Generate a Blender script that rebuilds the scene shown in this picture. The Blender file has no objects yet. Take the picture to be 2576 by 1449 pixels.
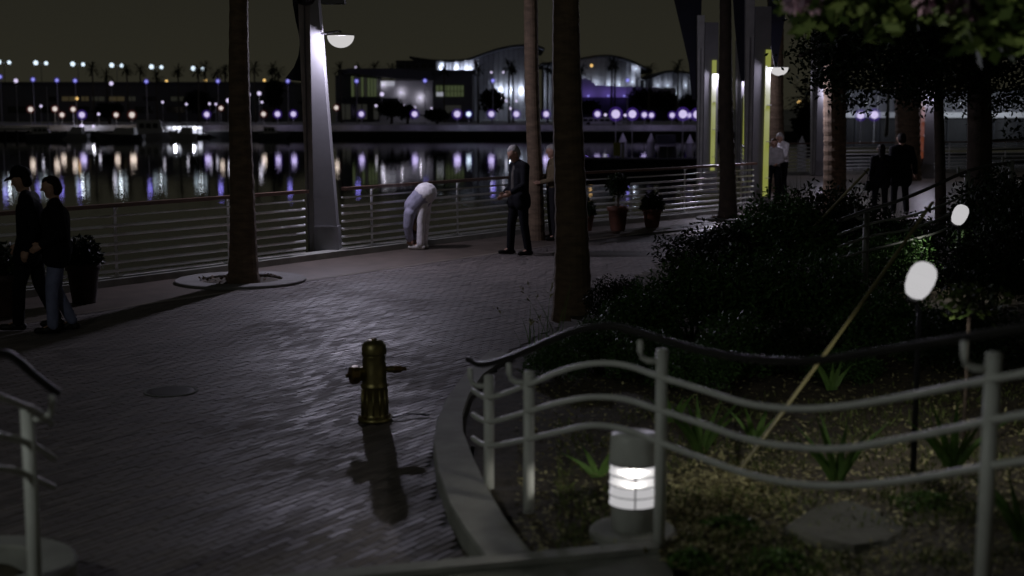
import bpy, bmesh, math, random
from mathutils import Vector, Matrix, noise

random.seed(7)
sc = bpy.context.scene
C = bpy.context.collection

# ------------------------------------------------------------------ camera
FPX = 3460.0                      # focal length in pixels of a 2576 px wide picture
HCAM = 2.43
PITCH = math.atan(459.5 / FPX)
cam_d = bpy.data.cameras.new('camera')
cam = bpy.data.objects.new('camera', cam_d)
C.objects.link(cam)
cam.location = (0, 0, HCAM)
cam.rotation_euler = (math.pi / 2 - PITCH, 0, 0)
cam_d.sensor_width = 36
cam_d.lens = FPX / 2576 * 36
cam_d.clip_start = 0.1
cam_d.clip_end = 6000
cam_d.dof.use_dof = True
cam_d.dof.focus_distance = 18.5
cam_d.dof.aperture_fstop = 1.4
sc.camera = cam

# ------------------------------------------------------------------ world: light-polluted night sky
w = bpy.data.worlds.new('World')
sc.world = w
w.use_nodes = True
nt = w.node_tree
nt.nodes.clear()
out = nt.nodes.new('ShaderNodeOutputWorld')
bg = nt.nodes.new('ShaderNodeBackground')
tc = nt.nodes.new('ShaderNodeTexCoord')
sep = nt.nodes.new('ShaderNodeSeparateXYZ')
rmp = nt.nodes.new('ShaderNodeValToRGB')
nt.links.new(tc.outputs['Generated'], sep.inputs[0])
nt.links.new(sep.outputs['Z'], rmp.inputs[0])
e = rmp.color_ramp.elements
e[0].position = 0.0
e[0].color = (0.0215, 0.0202, 0.0135, 1)
e[1].position = 0.6
e[1].color = (0.0100, 0.0100, 0.0085, 1)
m_ = rmp.color_ramp.elements.new(0.12)
m_.color = (0.0150, 0.0145, 0.0108, 1)
nt.links.new(rmp.outputs[0], bg.inputs['Color'])
bg.inputs['Strength'].default_value = 1.0
nt.links.new(bg.outputs[0], out.inputs[0])

# ------------------------------------------------------------------ exposure
sc.view_settings.view_transform = 'Standard'
sc.view_settings.look = 'None'
sc.view_settings.exposure = 0.0
sc.view_settings.gamma = 1.0
sc.view_settings.use_curve_mapping = False
sc.render.engine = 'CYCLES'
sc.cycles.use_denoising = True
sc.cycles.max_bounces = 6
sc.cycles.transparent_max_bounces = 12
sc.cycles.sample_clamp_indirect = 2.0
sc.cycles.caustics_reflective = False
sc.cycles.caustics_refractive = False

# ------------------------------------------------------------------ pixel to place
CP, SP = math.cos(PITCH), math.sin(PITCH)

def ray(px, py):
    a = (px - 1288.0) / FPX
    b = (724.5 - py) / FPX
    return Vector((a, CP + b * SP, -SP + b * CP))

def G(px, py, z=0.0):
    r = ray(px, py)
    t = (z - HCAM) / r.z
    return Vector((r.x * t, r.y * t, z))

def F(px, py, Y):
    r = ray(px, py)
    t = Y / r.y
    return Vector((r.x * t, Y, HCAM + r.z * t))

def proj(p):
    d = Vector(p) - Vector((0, 0, HCAM))
    zc = d.y * CP - d.z * SP
    yc = d.y * SP + d.z * CP
    return (1288 + FPX * d.x / zc, 724.5 - FPX * yc / zc)

# ------------------------------------------------------------------ materials
def mat(name, col, rough=0.6, metal=0.0, var=0.25, scale=6.0, bump=0.0, bscale=40.0, spec=0.5, coord='Object', stretch=None):
    m = bpy.data.materials.new(name)
    m.use_nodes = True
    n = m.node_tree
    b = n.nodes['Principled BSDF']
    b.inputs['Roughness'].default_value = rough
    b.inputs['Metallic'].default_value = metal
    b.inputs['Specular IOR Level'].default_value = spec
    t = n.nodes.new('ShaderNodeTexCoord')
    mp = n.nodes.new('ShaderNodeMapping')
    if stretch:
        mp.inputs['Scale'].default_value = stretch
    n.links.new(t.outputs[coord], mp.inputs[0])
    nz = n.nodes.new('ShaderNodeTexNoise')
    nz.inputs['Scale'].default_value = scale
    nz.inputs['Detail'].default_value = 5
    n.links.new(mp.outputs[0], nz.inputs['Vector'])
    r = n.nodes.new('ShaderNodeValToRGB')
    r.color_ramp.elements[0].position = 0.3
    r.color_ramp.elements[1].position = 0.7
    r.color_ramp.elements[0].color = tuple(c * (1 - var) for c in col) + (1,)
    r.color_ramp.elements[1].color = tuple(min(1, c * (1 + var)) for c in col) + (1,)
    n.links.new(nz.outputs['Fac'], r.inputs[0])
    n.links.new(r.outputs[0], b.inputs['Base Color'])
    if bump:
        n2 = n.nodes.new('ShaderNodeTexNoise')
        n2.inputs['Scale'].default_value = bscale
        n2.inputs['Detail'].default_value = 4
        n.links.new(mp.outputs[0], n2.inputs['Vector'])
        bp = n.nodes.new('ShaderNodeBump')
        bp.inputs['Strength'].default_value = bump
        bp.inputs['Distance'].default_value = 0.02
        n.links.new(n2.outputs['Fac'], bp.inputs['Height'])
        n.links.new(bp.outputs[0], b.inputs['Normal'])
    return m

def emit(name, col, s):
    m = bpy.data.materials.new(name)
    m.use_nodes = True
    b = m.node_tree.nodes['Principled BSDF']
    b.inputs['Base Color'].default_value = (0.5, 0.5, 0.5, 1)
    b.inputs['Emission Color'].default_value = tuple(col) + (1,)
    b.inputs['Emission Strength'].default_value = s
    return m

def lens(name, col, s, fac=0.5):
    """frosted lamp glass, and the painted halo shells: lets the bulb's light out and glows itself"""
    m = bpy.data.materials.new(name)
    m.use_nodes = True
    n = m.node_tree
    n.nodes.clear()
    o = n.nodes.new('ShaderNodeOutputMaterial')
    mx = n.nodes.new('ShaderNodeMixShader')
    tr = n.nodes.new('ShaderNodeBsdfTransparent')
    em = n.nodes.new('ShaderNodeEmission')
    em.inputs[0].default_value = tuple(col) + (1,)
    em.inputs[1].default_value = s
    mx.inputs[0].default_value = fac
    n.links.new(tr.outputs[0], mx.inputs[1])
    n.links.new(em.outputs[0], mx.inputs[2])
    n.links.new(mx.outputs[0], o.inputs[0])
    return m

def leaf_mat(name, c0, c1, rough=0.5, spec=0.12):
    m = bpy.data.materials.new(name)
    m.use_nodes = True
    n = m.node_tree
    b = n.nodes['Principled BSDF']
    g = n.nodes.new('ShaderNodeNewGeometry')
    r = n.nodes.new('ShaderNodeValToRGB')
    r.color_ramp.elements[0].color = tuple(c0) + (1,)
    r.color_ramp.elements[1].color = tuple(c1) + (1,)
    n.links.new(g.outputs['Random Per Island'], r.inputs[0])
    n.links.new(r.outputs[0], b.inputs['Base Color'])
    b.inputs['Roughness'].default_value = rough
    b.inputs['Specular IOR Level'].default_value = spec
    return m

M = {}
M['white_paint'] = mat('white_paint', (0.64, 0.65, 0.62), 0.42, var=0.1, scale=9, bump=0.05)
M['column_paint'] = mat('column_paint', (0.21, 0.205, 0.22), 0.5, var=0.08, scale=3, bump=0.04)
M['ring_concrete'] = mat('ring_concrete', (0.19, 0.185, 0.18), 0.85, var=0.2, scale=5, bump=0.2)
M['dark_pot'] = mat('dark_pot', (0.03, 0.014, 0.010), 0.7, var=0.3, scale=8)
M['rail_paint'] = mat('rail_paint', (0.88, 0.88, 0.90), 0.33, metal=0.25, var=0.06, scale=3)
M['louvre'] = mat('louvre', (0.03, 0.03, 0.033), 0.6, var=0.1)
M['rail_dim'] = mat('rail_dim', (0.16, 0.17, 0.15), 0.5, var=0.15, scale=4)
M['mast_paint'] = mat('mast_paint', (0.50, 0.49, 0.49), 0.5, var=0.15, scale=4)
M['wood'] = mat('wood', (0.115, 0.064, 0.046), 0.4, var=0.3, scale=5, bump=0.1, stretch=(1, 1, 12))
M['concrete'] = mat('concrete', (0.30, 0.30, 0.275), 0.8, var=0.2, scale=4, bump=0.25, bscale=60)
M['concrete_dark'] = mat('concrete_dark', (0.11, 0.115, 0.095), 0.85, var=0.3, scale=5, bump=0.3)
M['mortar'] = mat('mortar', (0.035, 0.031, 0.028), 0.8, var=0.3, scale=20)
M['far_paving'] = mat('far_paving', (0.165, 0.140, 0.120), 0.33, var=0.25, scale=1.4, bump=0.12, bscale=9)
M['dark_paving'] = mat('dark_paving', (0.095, 0.075, 0.062), 0.5, var=0.25, scale=3, bump=0.15, bscale=12)
M['dark_metal'] = mat('dark_metal', (0.03, 0.029, 0.03), 0.4, metal=0.6, var=0.2)
M['handrail'] = mat('handrail', (0.02, 0.019, 0.018), 0.45, metal=0.1, var=0.2)
M['brass'] = mat('brass', (0.24, 0.205, 0.085), 0.40, metal=0.9, var=0.3, scale=14, bump=0.12, bscale=50)
M['brass_dark'] = mat('brass_dark', (0.16, 0.105, 0.035), 0.38, metal=0.85, var=0.35, scale=18, bump=0.15, bscale=50)
M['terracotta'] = mat('terracotta', (0.13, 0.052, 0.032), 0.7, var=0.3, scale=8, bump=0.1)
M['soil'] = mat('soil', (0.046, 0.037, 0.022), 0.9, var=0.5, scale=14, bump=0.6, bscale=40)
M['stone'] = mat('stone', (0.07, 0.07, 0.055), 0.85, var=0.25, scale=7, bump=0.5, bscale=25)
M['bamboo'] = mat('bamboo', (0.17, 0.155, 0.065), 0.5, var=0.25, scale=8)
M['bark'] = mat('bark', (0.13, 0.088, 0.055), 0.85, var=0.35, scale=5, bump=0.5, bscale=18, stretch=(1, 1, 3))
M['bark_dark'] = mat('bark_dark', (0.045, 0.032, 0.022), 0.9, var=0.35, scale=6, bump=0.5, bscale=20)
M['far_bark'] = mat('far_bark', (0.09, 0.08, 0.065), 0.9, var=0.2)
M['leaf_dark'] = leaf_mat('leaf_dark', (0.005, 0.010, 0.004), (0.016, 0.030, 0.010), 0.5)
M['leaf_shrub'] = leaf_mat('leaf_shrub', (0.020, 0.048, 0.013), (0.065, 0.135, 0.036), 0.45)
M['leaf_bright'] = leaf_mat('leaf_bright', (0.034, 0.060, 0.016), (0.105, 0.145, 0.042), 0.5)
M['leaf_strap'] = leaf_mat('leaf_strap', (0.05, 0.11, 0.024), (0.12, 0.21, 0.055), 0.45)
M['leaf_grass'] = leaf_mat('leaf_grass', (0.05, 0.065, 0.018), (0.16, 0.20, 0.065), 0.6)
M['leaf_far'] = leaf_mat('leaf_far', (0.006, 0.009, 0.005), (0.016, 0.022, 0.012), 0.7)
M['litter'] = leaf_mat('litter', (0.075, 0.065, 0.03), (0.46, 0.43, 0.23), 0.7)
M['blossom'] = leaf_mat('blossom', (0.34, 0.22, 0.31), (0.48, 0.35, 0.44), 0.6)
M['sail'] = mat('sail', (0.006, 0.006, 0.022), 0.7, var=0.3, scale=1.5)
M['far_wall'] = mat('far_wall', (0.14, 0.14, 0.16), 0.8, var=0.15, scale=0.2)
M['far_dark'] = mat('far_dark', (0.035, 0.037, 0.045), 0.8, var=0.2, scale=0.2)
M['far_white'] = mat('far_white', (0.55, 0.55, 0.58), 0.7, var=0.08, scale=0.3)
M['far_roof'] = mat('far_roof', (0.07, 0.072, 0.09), 0.5, var=0.2, scale=0.2)
M['bank'] = mat('bank', (0.62, 0.62, 0.64), 0.85, var=0.25, scale=0.3)
M['bank_dark'] = mat('bank_dark', (0.03, 0.03, 0.033), 0.9, var=0.3, scale=0.4)
M['glass_dark'] = mat('glass_dark', (0.012, 0.014, 0.018), 0.12, var=0.2)
M['hull_white'] = mat('hull_white', (0.62, 0.62, 0.68), 0.35, var=0.08)
M['hull_dark'] = mat('hull_dark', (0.12, 0.13, 0.17), 0.35, var=0.15)
M['dock'] = mat('dock', (0.011, 0.011, 0.016), 0.8, var=0.3, scale=0.5)
M['skin'] = mat('skin', (0.36, 0.21, 0.15), 0.55, var=0.08, scale=20)
M['win_green'] = emit('win_green', (0.42, 0.55, 0.20), 0.085)
M['win_dim'] = emit('win_dim', (0.40, 0.42, 0.22), 0.018)
M['win_warm'] = emit('win_warm', (0.75, 0.55, 0.16), 0.03)
M['strip_yellow'] = emit('strip_yellow', (0.62, 0.68, 0.09), 0.30)
M['strip_red'] = emit('strip_red', (0.80, 0.18, 0.07), 0.11)
M['lamp_bowl'] = lens('lamp_bowl', (1.0, 0.97, 0.97), 0.62, 0.8)
M['lens_white'] = lens('lens_white', (1.0, 0.98, 1.0), 0.52, 0.9)
M['globe_white'] = lens('globe_white', (0.78, 0.69, 1.0), 1.0, 0.7)
M['globe_warm'] = lens('globe_warm', (1.0, 0.90, 0.84), 0.85, 0.7)
M['globe_cyan'] = lens('globe_cyan', (0.72, 0.86, 1.0), 1.50, 0.7)
M['globe_blue'] = lens('globe_blue', (0.34, 0.34, 1.0), 1.1, 0.7)
M['globe_amber'] = lens('globe_amber', (1.0, 0.62, 0.2), 1.20, 0.7)
M['halo_violet'] = lens('halo_violet', (0.20, 0.08, 0.80), 0.42, 0.16)  # halo tints: lens glow and colour fringe painted as faint emission
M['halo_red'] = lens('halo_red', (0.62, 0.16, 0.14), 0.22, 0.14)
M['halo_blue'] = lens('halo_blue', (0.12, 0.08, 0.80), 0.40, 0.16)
M['strip_white'] = emit('strip_white', (0.85, 0.86, 1.0), 0.30)

# brick: per-piece tint from a face attribute
def brick_mat():
    m = bpy.data.materials.new('brick')
    m.use_nodes = True
    n = m.node_tree
    b = n.nodes['Principled BSDF']
    a = n.nodes.new('ShaderNodeAttribute')
    a.attribute_name = 'tint'
    r = n.nodes.new('ShaderNodeValToRGB')
    r.color_ramp.elements[0].color = (0.110, 0.094, 0.090, 1)
    r.color_ramp.elements[1].color = (0.220, 0.188, 0.172, 1)
    n.links.new(a.outputs['Fac'], r.inputs[0])
    tcd = n.nodes.new('ShaderNodeTexCoord')
    nz = n.nodes.new('ShaderNodeTexNoise')
    nz.inputs['Scale'].default_value = 0.9
    nz.inputs['Detail'].default_value = 6
    g = n.nodes.new('ShaderNodeNewGeometry')
    n.links.new(g.outputs['Position'], nz.inputs['Vector'])
    mx = n.nodes.new('ShaderNodeMix')
    mx.data_type = 'RGBA'
    mx.blend_type = 'MULTIPLY'
    mx.inputs[0].default_value = 0.55
    n.links.new(r.outputs[0], mx.inputs[6])
    n.links.new(nz.outputs['Fac'], mx.inputs[7])
    n.links.new(mx.outputs[2], b.inputs['Base Color'])
    n2 = n.nodes.new('ShaderNodeTexNoise')
    n2.inputs['Scale'].default_value = 60
    n.links.new(g.outputs['Position'], n2.inputs['Vector'])
    bp = n.nodes.new('ShaderNodeBump')
    bp.inputs['Strength'].default_value = 0.07
    bp.inputs['Distance'].default_value = 0.01
    n.links.new(n2.outputs['Fac'], bp.inputs['Height'])
    n.links.new(bp.outputs[0], b.inputs['Normal'])
    mr = n.nodes.new('ShaderNodeMapRange')
    mr.inputs[3].default_value = 0.52
    mr.inputs[4].default_value = 0.74
    n.links.new(a.outputs['Fac'], mr.inputs[0])
    n3 = n.nodes.new('ShaderNodeTexNoise')
    n3.inputs['Scale'].default_value = 0.55
    n3.inputs['Detail'].default_value = 7
    n3.inputs['Roughness'].default_value = 0.65
    n.links.new(g.outputs['Position'], n3.inputs['Vector'])
    m3 = n.nodes.new('ShaderNodeMapRange')
    m3.inputs[1].default_value = 0.35
    m3.inputs[2].default_value = 0.7
    m3.inputs[3].default_value = 0.82
    m3.inputs[4].default_value = 1.25
    n.links.new(n3.outputs['Fac'], m3.inputs[0])
    mm = n.nodes.new('ShaderNodeMath')
    mm.operation = 'MULTIPLY'
    n.links.new(mr.outputs[0], mm.inputs[0])
    n.links.new(m3.outputs[0], mm.inputs[1])
    n.links.new(mm.outputs[0], b.inputs['Roughness'])
    return m
M['brick'] = brick_mat()

def water_mat():
    m = bpy.data.materials.new('water')
    m.use_nodes = True
    n = m.node_tree
    b = n.nodes['Principled BSDF']
    b.inputs['Base Color'].default_value = (0.004, 0.006, 0.007, 1)
    b.inputs['Roughness'].default_value = 0.018
    b.inputs['IOR'].default_value = 1.33
    b.inputs['Specular IOR Level'].default_value = 0.6
    g = n.nodes.new('ShaderNodeNewGeometry')
    nz = n.nodes.new('ShaderNodeTexNoise')
    nz.inputs['Scale'].default_value = 0.9
    nz.inputs['Detail'].default_value = 3
    n.links.new(g.outputs['Position'], nz.inputs['Vector'])
    bp = n.nodes.new('ShaderNodeBump')
    bp.inputs['Strength'].default_value = 0.085
    bp.inputs['Distance'].default_value = 0.10
    n.links.new(nz.outputs['Fac'], bp.inputs['Height'])
    n.links.new(bp.outputs[0], b.inputs['Normal'])
    return m
M['water'] = water_mat()

# ------------------------------------------------------------------ mesh helpers
class MB:
    def __init__(s):
        s.v = []
        s.f = []
    def quad(s, a, b, c, d):
        i = len(s.v)
        s.v += [Vector(a), Vector(b), Vector(c), Vector(d)]
        s.f.append((i, i + 1, i + 2, i + 3))
    def tri(s, a, b, c):
        i = len(s.v)
        s.v += [Vector(a), Vector(b), Vector(c)]
        s.f.append((i, i + 1, i + 2))
    def hexa(s, p):
        i = len(s.v)
        s.v += [Vector(q) for q in p]
        for f in ((3, 2, 1, 0), (4, 5, 6, 7), (0, 1, 5, 4), (1, 2, 6, 5), (2, 3, 7, 6), (3, 0, 4, 7)):
            s.f.append(tuple(i + k for k in f))
        return s
    def box(s, c, d, rz=0.0):
        x, y, z = d[0] / 2, d[1] / 2, d[2] / 2
        cs, sn = math.cos(rz), math.sin(rz)
        p = []
        for zz in (-z, z):
            for (a, b) in ((-x, -y), (x, -y), (x, y), (-x, y)):
                p.append((c[0] + a * cs - b * sn, c[1] + a * sn + b * cs, c[2] + zz))
        return s.hexa(p)
    def prism(s, poly, z0, z1):
        n = len(poly)
        i = len(s.v)
        s.v += [Vector((p[0], p[1], z0)) for p in poly] + [Vector((p[0], p[1], z1)) for p in poly]
        ar = sum(poly[k][0] * poly[(k + 1) % n][1] - poly[(k + 1) % n][0] * poly[k][1] for k in range(n))
        o = range(n) if ar > 0 else range(n - 1, -1, -1)
        o = list(o)
        s.f.append(tuple(i + n + k for k in o))
        s.f.append(tuple(i + k for k in reversed(o)))
        for q in range(n):
            a, b = o[q], o[(q + 1) % n]
            s.f.append((i + a, i + b, i + n + b, i + n + a))
        return s
    def plate(s, pts, off):
        """outline of points with a thickness vector"""
        n = len(pts)
        i = len(s.v)
        off = Vector(off)
        s.v += [Vector(p) for p in pts] + [Vector(p) + off for p in pts]
        s.f.append(tuple(i + k for k in range(n)))
        s.f.append(tuple(i + n + k for k in reversed(range(n))))
        for k in range(n):
            b = (k + 1) % n
            s.f.append((i + k, i + n + k, i + n + b, i + b))
        return s
    def tube(s, pts, r, seg=8, cap=True):
        pts = [Vector(p) for p in pts]
        n = len(pts)
        rr = r if isinstance(r, (list, tuple)) else [r] * n
        base = len(s.v)
        ref = Vector((0, 0, 1))
        for k in range(n):
            t = (pts[min(k + 1, n - 1)] - pts[max(k - 1, 0)]).normalized()
            up = ref if abs(t.dot(ref)) < 0.95 else Vector((0, 1, 0))
            a = t.cross(up).normalized()
            b = a.cross(t).normalized()
            for j in range(seg):
                th = 2 * math.pi * j / seg
                s.v.append(pts[k] + (a * math.cos(th) + b * math.sin(th)) * rr[k])
        for k in range(n - 1):
            for j in range(seg):
                j2 = (j + 1) % seg
                s.f.append((base + k * seg + j, base + k * seg + j2, base + (k + 1) * seg + j2, base + (k + 1) * seg + j))
        if cap:
            s.f.append(tuple(base + j for j in reversed(range(seg))))
            s.f.append(tuple(base + (n - 1) * seg + j for j in range(seg)))
        return s
    def lathe(s, prof, c=(0, 0, 0), seg=20, axis=None, squash=(1, 1)):
        c = Vector(c)
        q = Matrix.Identity(3)
        if axis is not None:
            q = Vector((0, 0, 1)).rotation_difference(Vector(axis)).to_matrix()
        base = len(s.v)
        for (r, z) in prof:
            for j in range(seg):
                th = 2 * math.pi * j / seg
                s.v.append(c + q @ Vector((r * math.cos(th) * squash[0], r * math.sin(th) * squash[1], z)))
        n = len(prof)
        for k in range(n - 1):
            for j in range(seg):
                j2 = (j + 1) % seg
                s.f.append((base + k * seg + j, base + k * seg + j2, base + (k + 1) * seg + j2, base + (k + 1) * seg + j))
        if prof[0][0] > 1e-6:
            s.f.append(tuple(base + j for j in reversed(range(seg))))
        if prof[-1][0] > 1e-6:
            s.f.append(tuple(base + (n - 1) * seg + j for j in range(seg)))
        return s
    def ball(s, c, r, seg=12, rings=8, sq=(1, 1, 1)):
        c = Vector(c)
        base = len(s.v)
        for k in range(rings + 1):
            ph = math.pi * k / rings
            for j in range(seg):
                th = 2 * math.pi * j / seg
                s.v.append(c + Vector((r * sq[0] * math.sin(ph) * math.cos(th), r * sq[1] * math.sin(ph) * math.sin(th), -r * sq[2] * math.cos(ph))))
        for k in range(rings):
            for j in range(seg):
                j2 = (j + 1) % seg
                s.f.append((base + k * seg + j, base + k * seg + j2, base + (k + 1) * seg + j2, base + (k + 1) * seg + j))
        return s
    def leaf(s, p, d, l, wd, n=None):
        d = d.normalized()
        if n is None:
            n = Vector((random.gauss(0, 1), random.gauss(0, 1), random.gauss(0, 1)))
        sd = d.cross(n)
        if sd.length < 1e-4:
            sd = Vector((1, 0, 0))
        sd.normalize()
        s.quad(p, p + d * l * 0.5 + sd * wd, p + d * l, p + d * l * 0.5 - sd * wd)
    def build(s, name, m, parent=None, smooth=False, local=False):
        me = bpy.data.meshes.new(name)
        off = Vector((0, 0, 0))
        if parent is not None and not local:
            q = parent
            while q is not None:
                off += q.location
                q = q.parent
        me.from_pydata([tuple(v - off) for v in s.v], [], s.f)
        me.update()
        if smooth:
            me.polygons.foreach_set('use_smooth', [True] * len(me.polygons))
        o = bpy.data.objects.new(name, me)
        me.materials.append(M[m] if isinstance(m, str) else m)
        C.objects.link(o)
        o.parent = parent
        return o

def tag(o, label=None, cat=None, group=None, kind=None):
    if label: o['label'] = label
    if cat: o['category'] = cat
    if group: o['group'] = group
    if kind: o['kind'] = kind
    return o

def thing(name, label, cat, loc=(0, 0, 0), group=None, rz=0.0):
    o = bpy.data.objects.new(name, None)
    o.empty_display_size = 0.2
    C.objects.link(o)
    o.location = loc
    o.rotation_euler = (0, 0, rz)
    return tag(o, label, cat, group)

def copy_tree(o, parent=None):
    c = o.copy()
    C.objects.link(c)
    c.parent = parent
    for ch in list(o.children):
        copy_tree(ch, c)
    return c

def point(name, loc, col, power, radius, parent=None):
    l = bpy.data.lights.new(name, 'POINT')
    l.color = col
    l.energy = power
    l.shadow_soft_size = radius
    o = bpy.data.objects.new(name, l)
    C.objects.link(o)
    off = Vector((0, 0, 0))
    q = parent
    while q is not None:
        off += q.location
        q = q.parent
    o.location = Vector(loc) - off
    o.parent = parent
    return o

def down_spot(name, loc, col, power, radius, parent, deg=168, blend=0.35):
    l = bpy.data.lights.new(name, 'SPOT')
    l.color, l.energy, l.shadow_soft_size = col, power, radius
    l.spot_size, l.spot_blend = math.radians(deg), blend
    o = bpy.data.objects.new(name, l)
    C.objects.link(o)
    o.location = Vector(loc) - parent.location
    o.parent = parent
    return o

def inpoly(x, y, poly):
    r = False
    n = len(poly)
    for i in range(n):
        x0, y0 = poly[i][0], poly[i][1]
        x1, y1 = poly[(i + 1) % n][0], poly[(i + 1) % n][1]
        if (y0 > y) != (y1 > y) and x < (x1 - x0) * (y - y0) / (y1 - y0) + x0:
            r = not r
    return r

def along(poly, d):
    """point at distance d along a polyline, and its direction"""
    for a, b in zip(poly[:-1], poly[1:]):
        L = (b - a).length
        if d <= L:
            return a + (b - a) * (d / L), (b - a).normalized()
        d -= L
    return poly[-1].copy(), (poly[-1] - poly[-2]).normalized()

def plen(poly):
    return sum((b - a).length for a, b in zip(poly[:-1], poly[1:]))

def offset(poly, d):
    """shift a ground polyline sideways (to the left of its direction for d > 0)"""
    r = []
    for i, p in enumerate(poly):
        t = (poly[min(i + 1, len(poly) - 1)] - poly[max(i - 1, 0)]).normalized()
        r.append(p + Vector((-t.y, t.x, 0)) * d)
    return r

ORD = ['leftmost', 'second', 'third', 'fourth', 'fifth', 'sixth', 'seventh', 'eighth', 'ninth', 'tenth', 'eleventh', 'twelfth', 'thirteenth',
       'fourteenth', 'fifteenth', 'sixteenth', 'seventeenth', 'eighteenth', 'nineteenth', 'twentieth', 'twenty-first', 'twenty-second',
       'twenty-third', 'twenty-fourth', 'twenty-fifth', 'twenty-sixth', 'twenty-seventh', 'twenty-eighth', 'twenty-ninth', 'thirtieth',
       'thirty-first', 'thirty-second', 'thirty-third', 'thirty-fourth', 'thirty-fifth', 'thirty-sixth']
def nth(i):
    return 'leftmost' if i == 0 else ORD[i] + ' from left'

ZW = -4.0                         # water level below the promenade

# ================================================================== SETTING
b = MB()
b.quad((-900, -60, ZW), (900, -60, ZW), (900, 1500, ZW), (-900, 1500, ZW))
tag(b.build('water', 'water'), kind='structure')

KERB = [G(-260, 792), G(-60, 762), G(250, 722), G(500, 690), G(760, 656), G(855, 644), G(1280, 590), G(1440, 573), G(1669, 553), G(1905, 527)]
KERB2 = [G(1905, 527), G(1862, 441)]
KERB3 = [G(1862, 441), G(2050, 438), G(2330, 433), G(2900, 426)]
edge = KERB + KERB2[1:] + KERB3[1:]
land = [Vector((-26, 2, 0)), *edge, Vector((60, 20, 0)), Vector((60, -40, 0)), Vector((-26, -40, 0))]
b = MB()
b.prism([(p.x, p.y) for p in land], -6.0, -0.014)
tag(b.build('promenade_ground', 'far_paving'), kind='structure')
promenade = bpy.data.objects['promenade_ground']

# paved sheets laid on it: the dark band along the kerb and cross bands
def strip(name, m, poly, d0, d1, z, parent=None):
    b = MB()
    A, B = offset(poly, d0), offset(poly, d1)
    for i in range(len(poly) - 1):
        b.quad(*[Vector((p.x, p.y, z)) for p in (A[i], A[i + 1], B[i + 1], B[i])])
    return b.build(name, m, parent)

strip('paving_band', 'dark_paving', KERB, -0.1, -1.75, 0.002, promenade)
strip('paving_seam', 'far_paving', KERB, -1.75, -1.86, 0.004, promenade)
cb = [G(1392, 640), G(1560, 640), G(1760, 641)]
strip('paving_cross_band', 'dark_paving', cb, 0.25, -0.25, 0.006, promenade)

# planter outline (used for bricks and soil)
CUT_O = [(1230, 880), (1170, 935), (1125, 995), (1100, 1050), (1090, 1110), (1100, 1180), (1130, 1265), (1165, 1325), (1200, 1372), (1218, 1398)]
CUT_I = [(1290, 890), (1215, 940), (1180, 990), (1163, 1040), (1165, 1085), (1190, 1150), (1225, 1225), (1265, 1295), (1312, 1360), (1335, 1385)]
cur_o = [G(x, y, 0.12) for x, y in CUT_O]
cur_i = [G(x, y, 0.12) for x, y in CUT_I]
back = [(1480, 770), (1560, 715), (1700, 655), (1790, 600), (1950, 560), (2100, 530), (2180, 560)]
soil_poly = cur_i + [G(x, y, 0.08) for x, y in [(1420, 1420), (1640, 1400), (1720, 1440), (1900, 1800), (2900, 1900), (2900, 620), (2500, 600)]] \
    + [G(x, y, 0.08) for x, y in reversed(back)]
planter_area = cur_o + [G(x, y, 0.1) for x, y in [(1500, 1390), (1700, 1430), (1900, 1800), (2900, 1900), (2900, 620)]] + [G(x, y, 0.05) for x, y in reversed(back)]

# ------------------------------------------------------------------ bricks of the promenade
BA = math.radians(32.0)
bu = Vector((math.sin(BA), math.cos(BA), 0))
bv = Vector((math.cos(BA), -math.sin(BA), 0))
BL, BW = 0.205, 0.0595
band_in = offset(KERB, -1.80)
brick_area = [Vector((-9, 5.0, 0)), Vector((-9, 12, 0))] + [p for p in band_in[1:]] + [Vector((9, 26, 0)), Vector((6, 5.0, 0))]
def brick_pts(L, W, c, tx, ty, rz, dz):
    """12-sided piece without a bottom: top with a worn bevel, sides"""
    e = 0.0035
    pts = []
    for (q, zz) in ((e, 0.0), (0.0, -0.006), (0.0, -0.022)):
        for (sx, sy) in ((-1, -1), (1, -1), (1, 1), (-1, 1)):
            x, y = sx * (L / 2 - q), sy * (W / 2 - q)
            z = zz + dz + (x * tx + y * ty if zz == 0 else 0)
            x, y = x - y * rz, y + x * rz
            pts.append(c + bu * x + bv * y + Vector((0, 0, z)))
    return pts
BF = [(0, 1, 2, 3), (4, 5, 1, 0), (5, 6, 2, 1), (6, 7, 3, 2), (7, 4, 0, 3), (8, 9, 5, 4), (9, 10, 6, 5), (10, 11, 7, 6), (11, 8, 4, 7)]
BF = [tuple(reversed(f)) for f in BF]
cells = []
for i in range(-260, 420):
    for j in range(-60, 190):
        c = bv * (i * BW) + bu * ((j + (0.5 if i % 2 else 0.0)) * BL)
        if c.y < 5.6 or c.y > 24.5:
            continue
        px, py = proj(c)
        if px < -70 or px > 1900 or py > 1540:
            continue
        if not inpoly(c.x, c.y, brick_area) or inpoly(c.x, c.y, planter_area):
            continue
        if (c - G(940, 1058)).length < 0.13 or (c - G(605, 708)).length < 0.60:
            continue
        cells.append((c.y, c))
cells.sort(key=lambda t: t[0])
vis = [c for c in cells if proj(c[1])[1] < 1452 and -5 < proj(c[1])[0] < 1240]
def shown(c):
    px, py = proj(c)
    if py > 1449 - 12 or px < 120 or (py > 1452 - (px - 700) * 0.09 and px > 600):
        return False
    return px < 1200
own = [c for _, c in cells if shown(c)][:300]
ownset = {id(c) for c in own}
tints = [0.15, 0.3, 0.42, 0.5, 0.6, 0.72, 0.85, 1.0]
bmeshes = []
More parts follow.
